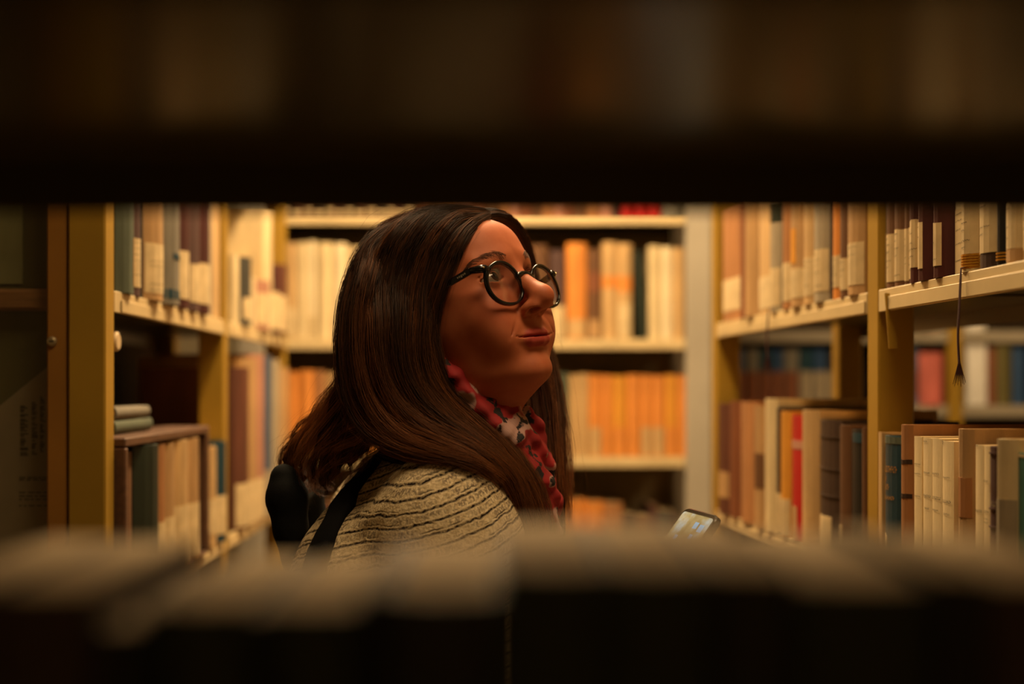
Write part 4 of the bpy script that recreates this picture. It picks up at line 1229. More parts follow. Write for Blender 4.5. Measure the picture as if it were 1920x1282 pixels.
LOCKS = [
 # near side, face-framing edge first, then backwards (px, py, distance, radius mm)
 [(912,410,N_,5),(872,438,N_,8),(846,484,N_,10),(826,540,N_,11),(812,600,N_,12),(806,660,1.500,13),(832,726,1.505,13),(888,782,1.505,13),(948,842,1.500,13),(992,902,1.500,13),(1016,965,1.505,12),(1026,1040,1.51,9)],
 [(910,404,N_,6),(850,424,N_,10),(815,472,N_,12),(795,535,N_,13),(784,600,1.490,14),(782,665,1.490,14),(806,735,1.495,14),(862,795,1.495,14),(926,850,1.490,14),(976,912,1.490,14),(1000,975,1.495,12),(1008,1045,1.50,9)],
 [(902,399,N_,7),(828,414,N_,11),(786,462,N_,13),(762,530,N_,14),(752,600,1.488,15),(756,675,1.485,15),(784,745,1.485,15),(842,802,1.480,14),(908,850,1.475,14),(960,905,1.480,13),(982,970,1.49,11),(990,1040,1.50,8)],
 [(888,396,N_,8),(803,410,N_,12),(755,455,N_,14),(727,525,N_,15),(716,600,1.494,16),(720,685,1.490,16),(748,756,1.485,15),(806,808,1.475,14),(876,842,1.468,13),(936,884,1.47,12),(964,935,1.48,10),(976,1000,1.49,7)],
 [(872,395,N_,8),(776,412,N_,12),(724,458,N_,15),(694,530,1.515,16),(682,605,1.505,17),(684,690,1.500,17),(706,762,1.495,16),(756,814,1.480,15),(826,840,1.462,14),(898,862,1.455,12),(950,905,1.462,9)],
 [(855,395,N_,8),(752,422,N_,12),(698,470,1.545,15),(668,540,1.53,16),(658,615,1.52,17),(658,700,1.515,17),(672,762,1.51,16),(708,812,1.495,14),(768,838,1.475,13),(845,850,1.455,11),(912,872,1.455,8)],
 [(810,398,N_,8),(730,436,1.575,12),(684,490,1.56,15),(660,560,1.55,16),(652,640,1.54,17),(648,710,1.54,17),(636,765,1.545,16),(612,812,1.55,15),(590,850,1.555,14),(582,890,1.56,12),(592,925,1.565,8)],
 [(790,404,1.585,8),(712,452,1.59,12),(672,510,1.58,14),(655,580,1.575,15),(648,660,1.57,16),(640,720,1.57,16),(618,775,1.575,15),(590,815,1.58,14),(568,850,1.585,13),(556,885,1.59,11),(566,915,1.595,7)],
 [(700,620,1.525,16),(692,700,1.525,17),(672,770,1.53,17),(645,815,1.54,15),(622,850,1.545,13),(612,885,1.55,11),(614,915,1.555,7)],
 [(646,700,1.58,13),(630,752,1.59,14),(598,795,1.595,13),(562,822,1.60,10),(545,852,1.60,10),(548,888,1.60,9),(572,905,1.595,7),(592,890,1.59,5)],
 [(770,640,1.515,16),(742,720,1.515,16),(700,790,1.52,16),(660,828,1.53,14),(636,866,1.54,12),(628,900,1.545,8)],
 [(728,690,1.52,15),(712,760,1.525,15),(690,812,1.53,13),(668,848,1.535,11),(652,880,1.545,7)],
 [(690,740,1.55,14),(662,800,1.56,14),(634,842,1.565,12),(612,872,1.57,11),(604,905,1.575,8),(618,930,1.575,5)],
 # filling near the ear
 [(812,560,N_,8),(800,620,1.500,12),(815,690,1.508,12),(862,752,1.515,12),(920,815,1.515,12),(970,880,1.515,12),(1008,950,1.515,11),(1020,1030,1.52,8)],
 [(760,600,1.50,14),(772,690,1.50,14),(820,770,1.505,14),(885,830,1.505,13),(945,885,1.505,12),(985,955,1.51,11),(1000,1040,1.515,8)],
 # far side of the head
 [(908,406,N_,6),(938,404,1.600,7),(964,424,1.625,8),(982,460,1.650,9),(996,540,1.675,11),(1012,630,1.675,12),(1030,700,1.665,13),(1042,770,1.650,13),(1050,850,1.630,13),(1056,930,1.615,12),(1060,1010,1.61,9)],
 [(900,402,N_,7),(930,402,1.62,8),(955,430,1.655,10),(972,480,1.685,12),(985,560,1.70,13),(1004,650,1.69,14),(1020,730,1.675,14),(1034,810,1.655,14),(1044,890,1.635,13),(1050,960,1.62,11),(1052,1030,1.61,8)],
 [(1000,690,1.685,13),(1006,760,1.675,14),(1018,840,1.655,14),(1032,920,1.64,12),(1040,1000,1.63,9)],
 [(885,400,N_,7),(905,402,1.64,9),(925,440,1.69,12),(940,520,1.72,14),(955,610,1.73,15),(975,700,1.715,15),(995,790,1.69,15),(1012,880,1.665,13),(1025,970,1.65,10)],
 [(860,396,N_,8),(870,402,1.66,10),(880,450,1.71,13),(890,540,1.735,15),(900,640,1.74,16),(930,740,1.72,16),(965,830,1.70,14),(990,920,1.67,11)],
 [(830,396,N_,8),(825,410,1.67,11),(820,470,1.72,14),(815,560,1.735,16),(815,660,1.73,16),(820,760,1.72,15),(830,850,1.71,12)],
 [(800,402,1.62,8),(770,430,1.66,12),(755,500,1.70,15),(745,590,1.71,16),(735,690,1.70,16),(720,780,1.69,15),(700,850,1.68,12)],
 [(780,410,1.61,8),(725,455,1.63,12),(695,520,1.65,15),(682,610,1.65,16),(675,700,1.645,16),(660,780,1.64,15),(635,840,1.63,13),(615,890,1.62,9)],
]
for i_ in (6, 7, 9, 22):                                   # the back hair hugs the head a little closer
    LOCKS[i_] = [(a + (14 if 480 < b < 760 else 0), b, c, d) for (a, b, c, d) in LOCKS[i_]]
LG = [np.array(guide(l)) for l in LOCKS]
# --- solid base of the hair: cap over the scalp joined to tapering locks
def cap_sdf(P):
    q = [sum(np.float32(HM[j, i]) * (P[j] - np.float32(HO[j])) for j in range(3)) for i in range(3)]
    e = sd_ell(q, (-.010, 0, .043), (.1005, .0815, .0885))
    plane = (q[0] - .55*q[2] - .026) / 1.15
    low = -.035 - q[2]
    return np.maximum(np.maximum(e, plane), low)
lo_ = np.min([g[:, :3].min(0) for g in LG], 0) - .03; hi_ = np.max([g[:, :3].max(0) for g in LG], 0) + .03
_ax, _P = grid(lo_, hi_, .0030)
_F = cap_sdf(_P)
for g in LG:
    c = cat_rom(g, max(8, len(g)))
    # evaluate each lock only inside its own box
    b0, b1 = c[:, :3].min(0) - .035, c[:, :3].max(0) + .035
    sl = tuple(slice(max(0, int((b0[i]-lo_[i])/.003)), min(_F.shape[i], int((b1[i]-lo_[i])/.003)+2)) for i in range(3))
    sub = [_P[i][tuple(sl[j] if j == i else slice(None) for j in range(3))] for i in range(3)]
    tp = np.clip((1 - np.linspace(0, 1, len(c)))/.30, .12, 1)
    f = sd_chain(sub, c[:, :3], c[:, 3] * .74 * tp, .006)
    _F[sl] = smin(_F[sl], f, .008)
hv, hq = surface_nets(_F, _ax)
M_hairbase = hair_material('hair base', (40, 25, 16), (140, 84, 42), .9); M_hairbase.node_tree.nodes['Principled BSDF'].inputs['Specular IOR Level'].default_value = .03
hair = np_mesh('hair', hv, hq, M_hairbase); tochild(hair)
attr(hair, 'tone', np.clip((EYE + .10 - hv[:, 2]) / .30, 0, 1) * .16)
# --- strands
def lock_strands(g, count, M=22, seed=0, spread=1.0, fly=0.0, curl=0.0):
    r = np.random.default_rng(seed)
    c = cat_rom(g, M)
    C = c[:, :3]; R = np.maximum(c[:, 3], .003)
    T = np.gradient(C, axis=0); T /= np.linalg.norm(T, axis=1, keepdims=True)
    A = np.zeros_like(T); A[0] = np.cross(T[0], [0.3, -1, .2]); A[0] /= np.linalg.norm(A[0])
    for i in range(1, M):
        a = A[i-1] - T[i] * (A[i-1] @ T[i]); A[i] = a / np.linalg.norm(a)
    B = np.cross(T, A)
    ang = r.random(count) * 2*np.pi; rad = np.sqrt(r.uniform(.45, 1, count)) * spread
    tw = r.normal(0, .35, count)
    t = np.linspace(0, 1, M)
    an = ang[:, None] + tw[:, None]*t[None]
    w1 = r.normal(0, 1, (count, 1)); w2 = r.random((count, 1))*6.28; w3 = r.uniform(1.0, 3.0, (count, 1))
    rr = rad[:, None] * (1 + .16*np.sin(w3*6.28*t + w2)*w1) * R[None]
    P = C[None] + A[None]*(np.cos(an)*rr)[..., None] + B[None]*(np.sin(an)*rr)[..., None]
    if fly:
        d = r.normal(0, 1, (count, 3)); P = P + d[:, None]*(fly*(t**1.5))[None, :, None] + (np.sin(t*9 + w2)*fly*.25)[..., None]*r.normal(0, 1, (count, 1, 3))
    if curl:
        ph = (np.floor(ang*1.6)*1.7)[:, None]
        P = P + A[None]*(np.sin(t*16 + ph)*curl*t**1.5)[..., None] + B[None]*(np.cos(t*13 + ph)*curl*t**1.5)[..., None]
    # ends of different length
    cut = r.uniform(.80, 1.0, count)
    idx = (t[None]*cut[:, None])*(M-1); i0 = np.clip(idx.astype(int), 0, M-2); fr = (idx - i0)[..., None]
    s = np.arange(count)[:, None]
    P = P[s, i0]*(1-fr) + P[s, i0+1]*fr
    RAD = (.00023*r.uniform(.7, 1.3, (count, 1)))*(1 - .6*t[None])
    z = P[..., 2]
    clump = .16*np.sin(ang*3 + r.random()*6)[:, None] + .10*np.sin(ang*7 + r.random()*6)[:, None]
    tone = np.clip((EYE + .10 - z)/.30, 0, 1)*.55 + r.normal(.06, .14, (count, 1)) + clump + r.normal(0, .10) + .25*(r.random((count, 1)) > .93)
    return P, RAD, np.clip(tone, 0, 1)
PP, RR_, TT = [], [], []
for i, g in enumerate(LG):
    n = 480 if i < 8 else (330 if i < 16 else 170)
    p, r_, t_ = lock_strands(g, n, seed=50+i, curl=(.009 if i in (6, 7, 8, 9, 10, 11, 12, 22) else .0035)); PP.append(p); RR_.append(r_); TT.append(t_)
    p, r_, t_ = lock_strands(g, 18 if i < 16 else 8, seed=150+i, spread=1.2, fly=.014, curl=.007); PP.append(p); RR_.append(r_*.45); TT.append(t_)
st = strands_mesh('hair_strands', np.concatenate(PP), np.concatenate(RR_), M_hair, {'tone': np.concatenate(TT)})
st.parent = hair; st['kind'] = 'stuff'
# ================================================================ body, clothes, bag, phone
NB = np.array(W(792, 905, 1.625))                         # base of the neck
TY = math.radians(10)                                     # the trunk is turned a little away from the camera
fw = np.array([math.cos(TY), math.sin(TY), 0]); rt = np.array([math.sin(TY), -math.cos(TY), 0]); up_ = np.array([0, 0, 1.])
def B3(f, r, u): return NB + fw*f + rt*r + up_*u
TR = [fw, rt, up_]                                        # rows: world -> trunk axes
SH_R = np.array(W(842, 992, 1.492)); SH_L = B3(-.02, -.165, -.065)
EL_R = SH_R + np.array([.085, -.005, -.245]); PH_C = np.array(W(1290, 1030, 1.52))
# phone axes
pw = np.array([.37, -.92, -.05]); pw /= np.linalg.norm(pw)
pl = np.array([-.58, -.22, -.78]); pl -= pw*(pl @ pw); pl /= np.linalg.norm(pl)
pn = -np.cross(pw, pl)
if pn[1] > 0: pn = -pn
PHC = np.array(W(1319, 965, 1.50)) + pl*.070             # centre of the phone
WR_R = PHC + pl*.115 - pn*.035 - pw*.005
EL_L = SH_L + np.array([.02, .03, -.27]); WR_L = EL_L + np.array([.10, -.02, -.20])
def trunk(P, g=0.0):
    f = sd_ell(P, B3(-.010, 0, -.30), (.118+g, .172+g, .290+g), TR)
    f = smin(f, sd_cone(P, SH_R + up_*.010 - rt*.03, B3(-.020, 0, -.020), .064+g, .060+g), .05)
    f = smin(f, sd_ell(P, B3(-.068, .055, -.13), (.088+g, .105+g, .118+g), TR), .05)
    f = smin(f, sd_cone(P, SH_L, B3(-.015, 0, -.030), .064+g, .058+g), .05)
    f = smin(f, sd_ell(P, B3(-.01, 0, -.60), (.115+g, .165+g, .17+g), TR), .06)
    return f
def arm(P, S0, E0, W0, g=0.0):
    f = sd_ell(P, S0 + np.array([-.004, 0, -.002]), (.076+g, .072+g, .078+g))
    f = smin(f, sd_cone(P, S0 + np.array([.010, 0, -.03]), E0, .066+g, .047+g), .03)
    return smin(f, sd_cone(P, E0, W0, .046+g, .034+g), .02)
# --- jacket
_ax, _P = grid((-.33, 1.36, EYE-.80), (.36, 1.90, EYE+.02), .0040)
J = smin(smin(trunk(_P), arm(_P, SH_R, EL_R, WR_R), .035), arm(_P, SH_L, EL_L, WR_L), .035)
# folds: shallow wrinkles near the armhole and the elbow
Xg, Yg, Zg = _P
wr = np.sin((Zg - .55*Xg)*190 + np.sin(Xg*60)*1.2 + np.sin(Yg*40)) * .0022
af = np.array(W(690, 950, 1.52)); dd = (Xg-af[0])**2 + (Yg-af[1])**2 + (Zg-af[2])**2
el = (Xg-EL_R[0])**2 + (Yg-EL_R[1])**2 + (Zg-EL_R[2])**2
J = J + wr*(np.exp(-dd/.0030)*1.5 + np.exp(-el/.0050)) 
# armhole seam
seam = np.abs(sd_ell(_P, SH_R + np.array([.012, 0, -.02]), (.088, .20, .120)))
J = J + .0018*np.exp(-(seam/.004)**2)
J = np.maximum(J, -(Zg - (EYE - .78)))                     # hem
neckhole = sd_cone(_P, NB + np.array([.02, 0, .14]), NB + np.array([.02, 0, .005]), .066, .050)
J = smax(J, -neckhole, .006)
# cuffs are open at the wrist
cut = sum((_P[i]-np.float32(WR_R[i]))*np.float32(((WR_R-EL_R)/np.linalg.norm(WR_R-EL_R))[i]) for i in range(3)) + .012
J = np.where((Xg-WR_R[0])**2 + (Zg-WR_R[2])**2 + (Yg-WR_R[1])**2 < .075**2, np.maximum(J, cut), J)
jv, jq = surface_nets(J, _ax)
def jacket_material():
    m = bpy.data.materials.new('striped boucle'); m.use_nodes = True
    nt = m.node_tree; b = nt.nodes['Principled BSDF']; N = nt.nodes.new; Lk = nt.links.new
    a = N('ShaderNodeAttribute'); a.attribute_name = 'along'; tc = N('ShaderNodeTexCoord')
    nz = N('ShaderNodeTexNoise'); nz.inputs['Scale'].default_value = 40; nz.inputs['Detail'].default_value = 3; Lk(tc.outputs['Object'], nz.inputs['Vector'])
    def math_(op, x, y=None, z=None):
        n = N('ShaderNodeMath'); n.operation = op
        for i, v in enumerate((x, y, z)):
            if v is None: continue
            if hasattr(v, 'is_output'): Lk(v, n.inputs[i])
            else: n.inputs[i].default_value = v
        return n.outputs[0]
    wob = math_('MULTIPLY', math_('SUBTRACT', nz.outputs['Fac'], .5), .45)
    nw = N('ShaderNodeTexNoise'); nw.inputs['Scale'].default_value = 150; nw.inputs['Detail'].default_value = 2; Lk(tc.outputs['Object'], nw.inputs['Vector'])
    wob = math_('ADD', wob, math_('MULTIPLY', math_('SUBTRACT', nw.outputs['Fac'], .5), .30))
    u = math_('ADD', math_('MULTIPLY', a.outputs['Fac'], 1/.0118), wob)
    fr = math_('FRACT', u)
    # thin dark line near 0, broken by noise
    n2 = N('ShaderNodeTexNoise'); n2.inputs['Scale'].default_value = 300; n2.inputs['Detail'].default_value = 3; Lk(tc.outputs['Object'], n2.inputs['Vector'])
    d0 = math_('ABSOLUTE', math_('SUBTRACT', fr, .5))
    line = math_('SMOOTH_MAX', 0.0, math_('SUBTRACT', 1.0, math_('DIVIDE', math_('ABSOLUTE', math_('SUBTRACT', fr, .14)), .17)), .05)
    line = math_('MINIMUM', math_('MULTIPLY', line, math_('MULTIPLY', math_('SUBTRACT', n2.outputs['Fac'], .18), 3.2)), 1.0)
    l2 = math_('MAXIMUM', 0.0, math_('SUBTRACT', 1.0, math_('DIVIDE', math_('ABSOLUTE', math_('SUBTRACT', fr, .86)), .10)))
    n6 = N('ShaderNodeTexNoise'); n6.inputs['Scale'].default_value = 34; Lk(tc.outputs['Object'], n6.inputs['Vector'])
    l2 = math_('MULTIPLY', l2, math_('MAXIMUM', 0.0, math_('MINIMUM', .9, math_('MULTIPLY', math_('SUBTRACT', n6.outputs['Fac'], .48), 10.0))))
    line = math_('MAXIMUM', line, l2)
    # grey dashed band: threads across, broken along their run
    mp = N('ShaderNodeMapping'); mp.inputs['Scale'].default_value = (430, 430, 110); Lk(tc.outputs['Object'], mp.inputs['Vector'])
    n3 = N('ShaderNodeTexNoise'); n3.inputs['Scale'].default_value = 1.0; n3.inputs['Detail'].default_value = 2; Lk(mp.outputs['Vector'], n3.inputs['Vector'])
    n4 = N('ShaderNodeTexNoise'); n4.inputs['Scale'].default_value = 26; n4.inputs['Detail'].default_value = 1; Lk(tc.outputs['Object'], n4.inputs['Vector'])
    bandm = math_('SUBTRACT', 1.0, math_('DIVIDE', math_('ABSOLUTE', math_('SUBTRACT', fr, .60)), .28))
    bandm = math_('MAXIMUM', 0.0, math_('MINIMUM', 1.0, math_('MULTIPLY', bandm, 4.0)))
    dash = math_('MAXIMUM', 0.0, math_('MINIMUM', 1.0, math_('MULTIPLY', math_('SUBTRACT', n3.outputs['Fac'], .42), 7.0)))
    gate = math_('MAXIMUM', 0.0, math_('MINIMUM', 1.0, math_('MULTIPLY', math_('SUBTRACT', n4.outputs['Fac'], .38), 6.0)))
    band = math_('MULTIPLY', math_('MULTIPLY', math_('MULTIPLY', bandm, dash), gate), .80)
    base = N('ShaderNodeValToRGB'); base.color_ramp.elements[0].color = lin((196, 174, 134)) + (1,); base.color_ramp.elements[1].color = lin((238, 220, 182)) + (1,)
    base.color_ramp.elements[0].position = .3; base.color_ramp.elements[1].position = .65
    Lk(n2.outputs['Fac'], base.inputs['Fac'])
    m1 = N('ShaderNodeMix'); m1.data_type = 'RGBA'; m1.inputs['B'].default_value = lin((112, 98, 84)) + (1,); Lk(band, m1.inputs['Factor']); Lk(base.outputs['Color'], m1.inputs['A'])
    m2 = N('ShaderNodeMix'); m2.data_type = 'RGBA'; m2.inputs['B'].default_value = lin((34, 24, 22)) + (1,); Lk(line, m2.inputs['Factor']); Lk(m1.outputs['Result'], m2.inputs['A'])
    Lk(m2.outputs['Result'], b.inputs['Base Color'])
    b.inputs['Roughness'].default_value = .95; b.inputs['Specular IOR Level'].default_value = .1
    n5 = N('ShaderNodeTexNoise'); n5.inputs['Scale'].default_value = 420; n5.inputs['Detail'].default_value = 3; Lk(tc.outputs['Object'], n5.inputs['Vector'])
    hgt = math_('SUBTRACT', n5.outputs['Fac'], math_('MULTIPLY', line, .8))
    bp = N('ShaderNodeBump'); bp.inputs['Strength'].default_value = .7; bp.inputs['Distance'].default_value = .0016; Lk(hgt, bp.inputs['Height']); Lk(bp.outputs['Normal'], b.inputs['Normal'])
    return m
jacket = np_mesh('jacket', jv, jq, jacket_material()); tochild(jacket)
axd = np.array([.30, 0, -.95])
attr(jacket, 'along', (jv - SH_R) @ axd + 1.0 + .010*np.sin(jv[:, 1]*22))
# --- body under the clothes, with legs and the left hand; the right hand is modelled below
_ax, _P = grid((-.31, 1.36, 0.0), (.40, 1.90, EYE - .02), .0060)
HIP_R, HIP_L = B3(-.01, .085, -.62), B3(-.01, -.085, -.62)
KN_R, KN_L = np.array([HIP_R[0]+.01, HIP_R[1], .47]), np.array([HIP_L[0]+.03, HIP_L[1], .47])
AN_R, AN_L = np.array([HIP_R[0]-.02, HIP_R[1], .09]), np.array([HIP_L[0]+.03, HIP_L[1], .09])
def leg(P, h, k, a, g=0.0):
    f = smin(sd_cone(P, h, k, .080+g, .054+g), sd_cone(P, k, a, .054+g, .040+g*1.4), .03)
    return f
def foot(P, a, g=0.0): return smin(sd_cone(P, a, a + np.array([0, 0, -.05]), .036+g, .036+g), sd_cone(P, a + np.array([-.02, 0, -.058]), a + np.array([.14, .02, -.066]), .034+g, .026+g), .02)
Bd = smin(trunk(_P, -.011), smin(arm(_P, SH_R, EL_R, WR_R, -.010), arm(_P, SH_L, EL_L, WR_L, -.010), .02), .03)
for h, k, a in ((HIP_R, KN_R, AN_R), (HIP_L, KN_L, AN_L)):
    Bd = smin(Bd, smin(leg(_P, h, k, a, -.006), foot(_P, a, -.010), .01), .03)
Bd = smin(Bd, sd_cone(_P, NB + up_*.02, NB - up_*.06, .050, .052), .03)
# relaxed left hand
hl = (WR_L - EL_L)/np.linalg.norm(WR_L - EL_L)
Bd = smin(Bd, sd_ell(_P, WR_L + hl*.045, (.030, .016, .045)), .02)
bv, bq = surface_nets(Bd, _ax)
def fingers(P, f, base, d, nrm, side, L, r, curl):
    """finger chain of three bones bending towards nrm"""
    pts = [base]; dd = d.copy()
    for i, l in enumerate(L):
        c, s = math.cos(curl[i]), math.sin(curl[i]); dd, nrm = dd*c + nrm*s, nrm*c - dd*s
        pts.append(pts[-1] + dd*l)
    return smin(f, sd_chain(P, pts, r, .002), .004)
hv2 = []
# --- left hand fingers (own fine block)
side = np.cross(hl, np.array([1., 0, 0])); side /= np.linalg.norm(side); pal = np.cross(side, hl)
c = WR_L + hl*.08
_ax, _P = grid(c - .12, c + .12, .0022)
f = sd_ell(_P, WR_L + hl*.045, (.044, .016, .040), [hl, pal, side])
f = smin(f, sd_cone(_P, WR_L - hl*.06, WR_L + hl*.01, .026, .024), .012)
for i, (o, L0) in enumerate(((.026, .040), (.009, .045), (-.009, .041), (-.025, .032))):
    f = fingers(_P, f, WR_L + hl*.078 + side*o, hl, pal, side, [L0, L0*.6, L0*.45], [.0085, .008, .0072, .0062], [.25, .35, .3])
f = fingers(_P, f, WR_L + hl*.030 + side*.026, (hl*.75 + side*.6)/np.linalg.norm(hl*.75 + side*.6), pal, side, [.035, .030, .024], [.012, .010, .009, .0075], [.1, .2, .2])
hv2.append(surface_nets(f, _ax))
# --- right hand round the phone
def PQ(a, b, c): return PHC + pw*a + pl*b + pn*c          # phone axes: width, length (down), normal (towards her face)
_ax, _P = grid(PQ(0, .05, -.02) - .125, PQ(0, .05, -.02) + .125, .0021)
f = sd_ell(_P, PQ(.004, .045, -.022), (.038, .048, .014), [pw, pl, pn])
f = smin(f, sd_cone(_P, PQ(.0, .085, -.028), WR_R + (WR_R-EL_R)/np.linalg.norm(WR_R-EL_R)*-.05, .026, .027), .015)
for i, (b_, L0) in enumerate(((.000, .038), (.022, .040), (.043, .038), (.062, .030))):
    # fingers leave the far side of the palm, bend round the edge and press on the front
    pts = [PQ(-.022, b_ + .008, -.020), PQ(-.040, b_, -.016), PQ(-.0465, b_ - .004, -.001), PQ(-.042, b_ - .006, .011), PQ(-.030, b_ - .006, .0135)]
    f = smin(f, sd_chain(_P, pts, [.009, .0085, .0080, .0075, .0066], .002), .003)
pts = [PQ(.022, .070, -.022), PQ(.042, .050, -.014), PQ(.0470, .028, -.001), PQ(.044, .008, .006), PQ(.036, -.006, .0125)]
f = smin(f, sd_chain(_P, pts, [.015, .013, .0110, .0098, .0080], .003), .004)
f = smax(f, -sd_box(_P, PHC, (.0362, .0730, .0048), [pw, pl, pn], .003), .001)
hv2.append(surface_nets(f, _ax))
# --- join head, trunk and hands into one body mesh
allV, allQ, al, ab = [], [], [], []; n0 = 0
for (v, q, l_, b_) in [(HEAD_W, HQ, lipmask, blush), (bv, bq, None, None)] + [(v, q, None, None) for v, q in hv2]:
    allV.append(v); allQ.append(q + n0); n0 += len(v)
    al.append(np.zeros(len(v)) if l_ is None else l_); ab.append(np.zeros(len(v)) if b_ is None else b_)
body = np_mesh('body', np.concatenate(allV), np.concatenate(allQ), M_skin); tochild(body)
attr(body, 'lip', np.concatenate(al)); attr(body, 'blush', np.concatenate(ab))
# --- trousers and shoes
_ax, _P = grid((-.31, 1.36, .05), (.20, 1.92, EYE - .55), .0070)
T_ = smin(leg(_P, HIP_R, KN_R, AN_R, .012), leg(_P, HIP_L, KN_L, AN_L, .012), .02)
T_ = smin(T_, sd_ell(_P, B3(-.01, 0, -.62), (.108, .158, .15), TR), .05)
T_ = np.maximum(T_, .065 - _P[2])
tv, tq = surface_nets(T_, _ax)
tr_o = np_mesh('trousers', tv, tq, pm('dark denim', (32, 34, 42), .85, .2, 60)); tochild(tr_o)
for a in (AN_R, AN_L):
    _ax, _P = grid(a + np.array([-.09, -.07, -.095]), a + np.array([.21, .09, .03]), .004)
    F_ = np.maximum(foot(_P, a, .004), -(_P[2] - .0005))
    F_ = np.maximum(F_, _P[2] - (a[2] + .012))
    sv, sq = surface_nets(F_, _ax); o = np_mesh('shoe', sv, sq, pm('black shoe leather', (20, 18, 17), .4, .1, 30)); tochild(o)

# --- scarf: loose rolls round the neck and down the front
def scarf_material():
    m = bpy.data.materials.new('red floral scarf'); m.use_nodes = True
    nt = m.node_tree; b = nt.nodes['Principled BSDF']; N = nt.nodes.new; Lk = nt.links.new
    tc = N('ShaderNodeTexCoord')
    dn = N('ShaderNodeTexNoise'); dn.inputs['Scale'].default_value = 30; Lk(tc.outputs['Object'], dn.inputs['Vector'])
    ad = N('ShaderNodeMix'); ad.data_type = 'RGBA'; ad.inputs['Factor'].default_value = .04; Lk(tc.outputs['Object'], ad.inputs['A']); Lk(dn.outputs['Color'], ad.inputs['B'])
    v = N('ShaderNodeTexVoronoi'); v.inputs['Scale'].default_value = 42; Lk(ad.outputs['Result'], v.inputs['Vector'])
    n1 = N('ShaderNodeTexNoise'); n1.inputs['Scale'].default_value = 24; n1.inputs['Detail'].default_value = 2; Lk(tc.outputs['Object'], n1.inputs['Vector'])
    r1 = N('ShaderNodeValToRGB'); r1.color_ramp.interpolation = 'LINEAR'
    e = r1.color_ramp.elements; e[0].position = .535; e[0].color = (0, 0, 0, 1); e[1].position = .56; e[1].color = (1, 1, 1, 1); Lk(n1.outputs['Fac'], r1.inputs['Fac'])
    n2 = N('ShaderNodeTexNoise'); n2.inputs['Scale'].default_value = 48; n2.inputs['Detail'].default_value = 3; Lk(tc.outputs['Object'], n2.inputs['Vector'])
    r2 = N('ShaderNodeValToRGB'); e = r2.color_ramp.elements; e[0].position = .57; e[0].color = (0, 0, 0, 1); e[1].position = .60; e[1].color = (1, 1, 1, 1); Lk(n2.outputs['Fac'], r2.inputs['Fac'])
    red = N('ShaderNodeValToRGB'); red.color_ramp.elements[0].color = lin((120, 16, 18)) + (1,); red.color_ramp.elements[1].color = lin((168, 30, 34)) + (1,); Lk(v.outputs['Distance'], red.inputs['Fac'])
    m1 = N('ShaderNodeMix'); m1.data_type = 'RGBA'; m1.inputs['B'].default_value = lin((176, 138, 130)) + (1,); Lk(r1.outputs['Color'], m1.inputs['Factor']); Lk(red.outputs['Color'], m1.inputs['A'])
    m2 = N('ShaderNodeMix'); m2.data_type = 'RGBA'; m2.inputs['B'].default_value = lin((20, 16, 18)) + (1,); Lk(r2.outputs['Color'], m2.inputs['Factor']); Lk(m1.outputs['Result'], m2.inputs['A'])
    Lk(m2.outputs['Result'], b.inputs['Base Color']); b.inputs['Roughness'].default_value = .8
    return m
rolls = [
 [(700,640,1.66,20),(760,660,1.56,20),(815,688,1.515,18),(872,722,1.520,17),(925,752,1.530,16),(965,790,1.545,16),(985,835,1.55,14)],
 [(820,715,1.515,18),(880,752,1.515,18),(935,790,1.525,18),(975,828,1.535,17),(1000,868,1.54,15)],
 [(850,752,1.515,18),(915,800,1.515,20),(965,850,1.52,20),(1005,905,1.525,18),(1022,960,1.53,15),(1028,1030,1.535,12)],
 [(955,770,1.555,14),(985,800,1.570,14),(1004,832,1.572,14),(1006,870,1.57,12)],
 [(975,815,1.555,15),(1003,850,1.56,15),(1012,885,1.56,14),(1025,925,1.56,14),(1030,985,1.56,12)],
 [(940,765,1.60,18),(930,745,1.66,20),(880,735,1.70,22),(800,740,1.72,22),(730,730,1.70,22),(700,690,1.66,20)],
 [(950,830,1.56,22),(990,905,1.57,20),(1010,980,1.57,18),(1015,1060,1.57,14)],
]
RG = [cat_rom(guide(l), 9) for l in rolls]
lo2 = np.min([g[:, :3].min(0) for g in RG], 0) - .03; hi2 = np.max([g[:, :3].max(0) for g in RG], 0) + .03
_ax, _P = grid(lo2, hi2, .0022)
F_ = None
for g in RG:
    f = sd_chain(_P, g[:, :3], g[:, 3], .006)
    F_ = f if F_ is None else smin(F_, f, .0028)
Xg, Yg, Zg = _P
F_ = F_ + .0030*np.sin((Xg*.75 + Zg)*170 + 1.6*np.sin(Yg*60 + Xg*50)) + .0012*np.sin((Xg*.5 - Zg)*310 + Yg*120 + 2*np.sin(Xg*80))
sv, sq = surface_nets(F_, _ax)
scarf = np_mesh('scarf', sv, sq, scarf_material()); tochild(scarf)

# ---------------------------------------------------------------- backpack
M_bag = pm('black bag fabric', (13, 13, 13), .9, .2, 80, spec=.15, bump=.2, bscale=900)
bag = empty('backpack', Vector(B3(-.24, 0, -.45))); tag(bag, 'black backpack on the back of the woman', 'backpack')
BI = Matrix.Translation(bag.location).inverted()
def bchild(o): o.parent = bag; o.matrix_parent_inverse = BI; return o
_ax, _P = grid(B3(-.45, 0, -.60) + np.array([0, -.20, 0]), B3(-.05, 0, .06) + np.array([0, .22, 0]), .0045)
c1 = B3(-.205, .0, -.36)
f = sd_box(_P, c1, (.080, .135, .21), TR, .055)
f = smin(f, sd_box(_P, B3(-.245, .0, -.42), (.065, .115, .13), TR, .045), .03)
f = np.maximum(f, -trunk(_P, .002))
v, q = surface_nets(f, _ax); bchild(np_mesh('bag_body', v, q, M_bag))
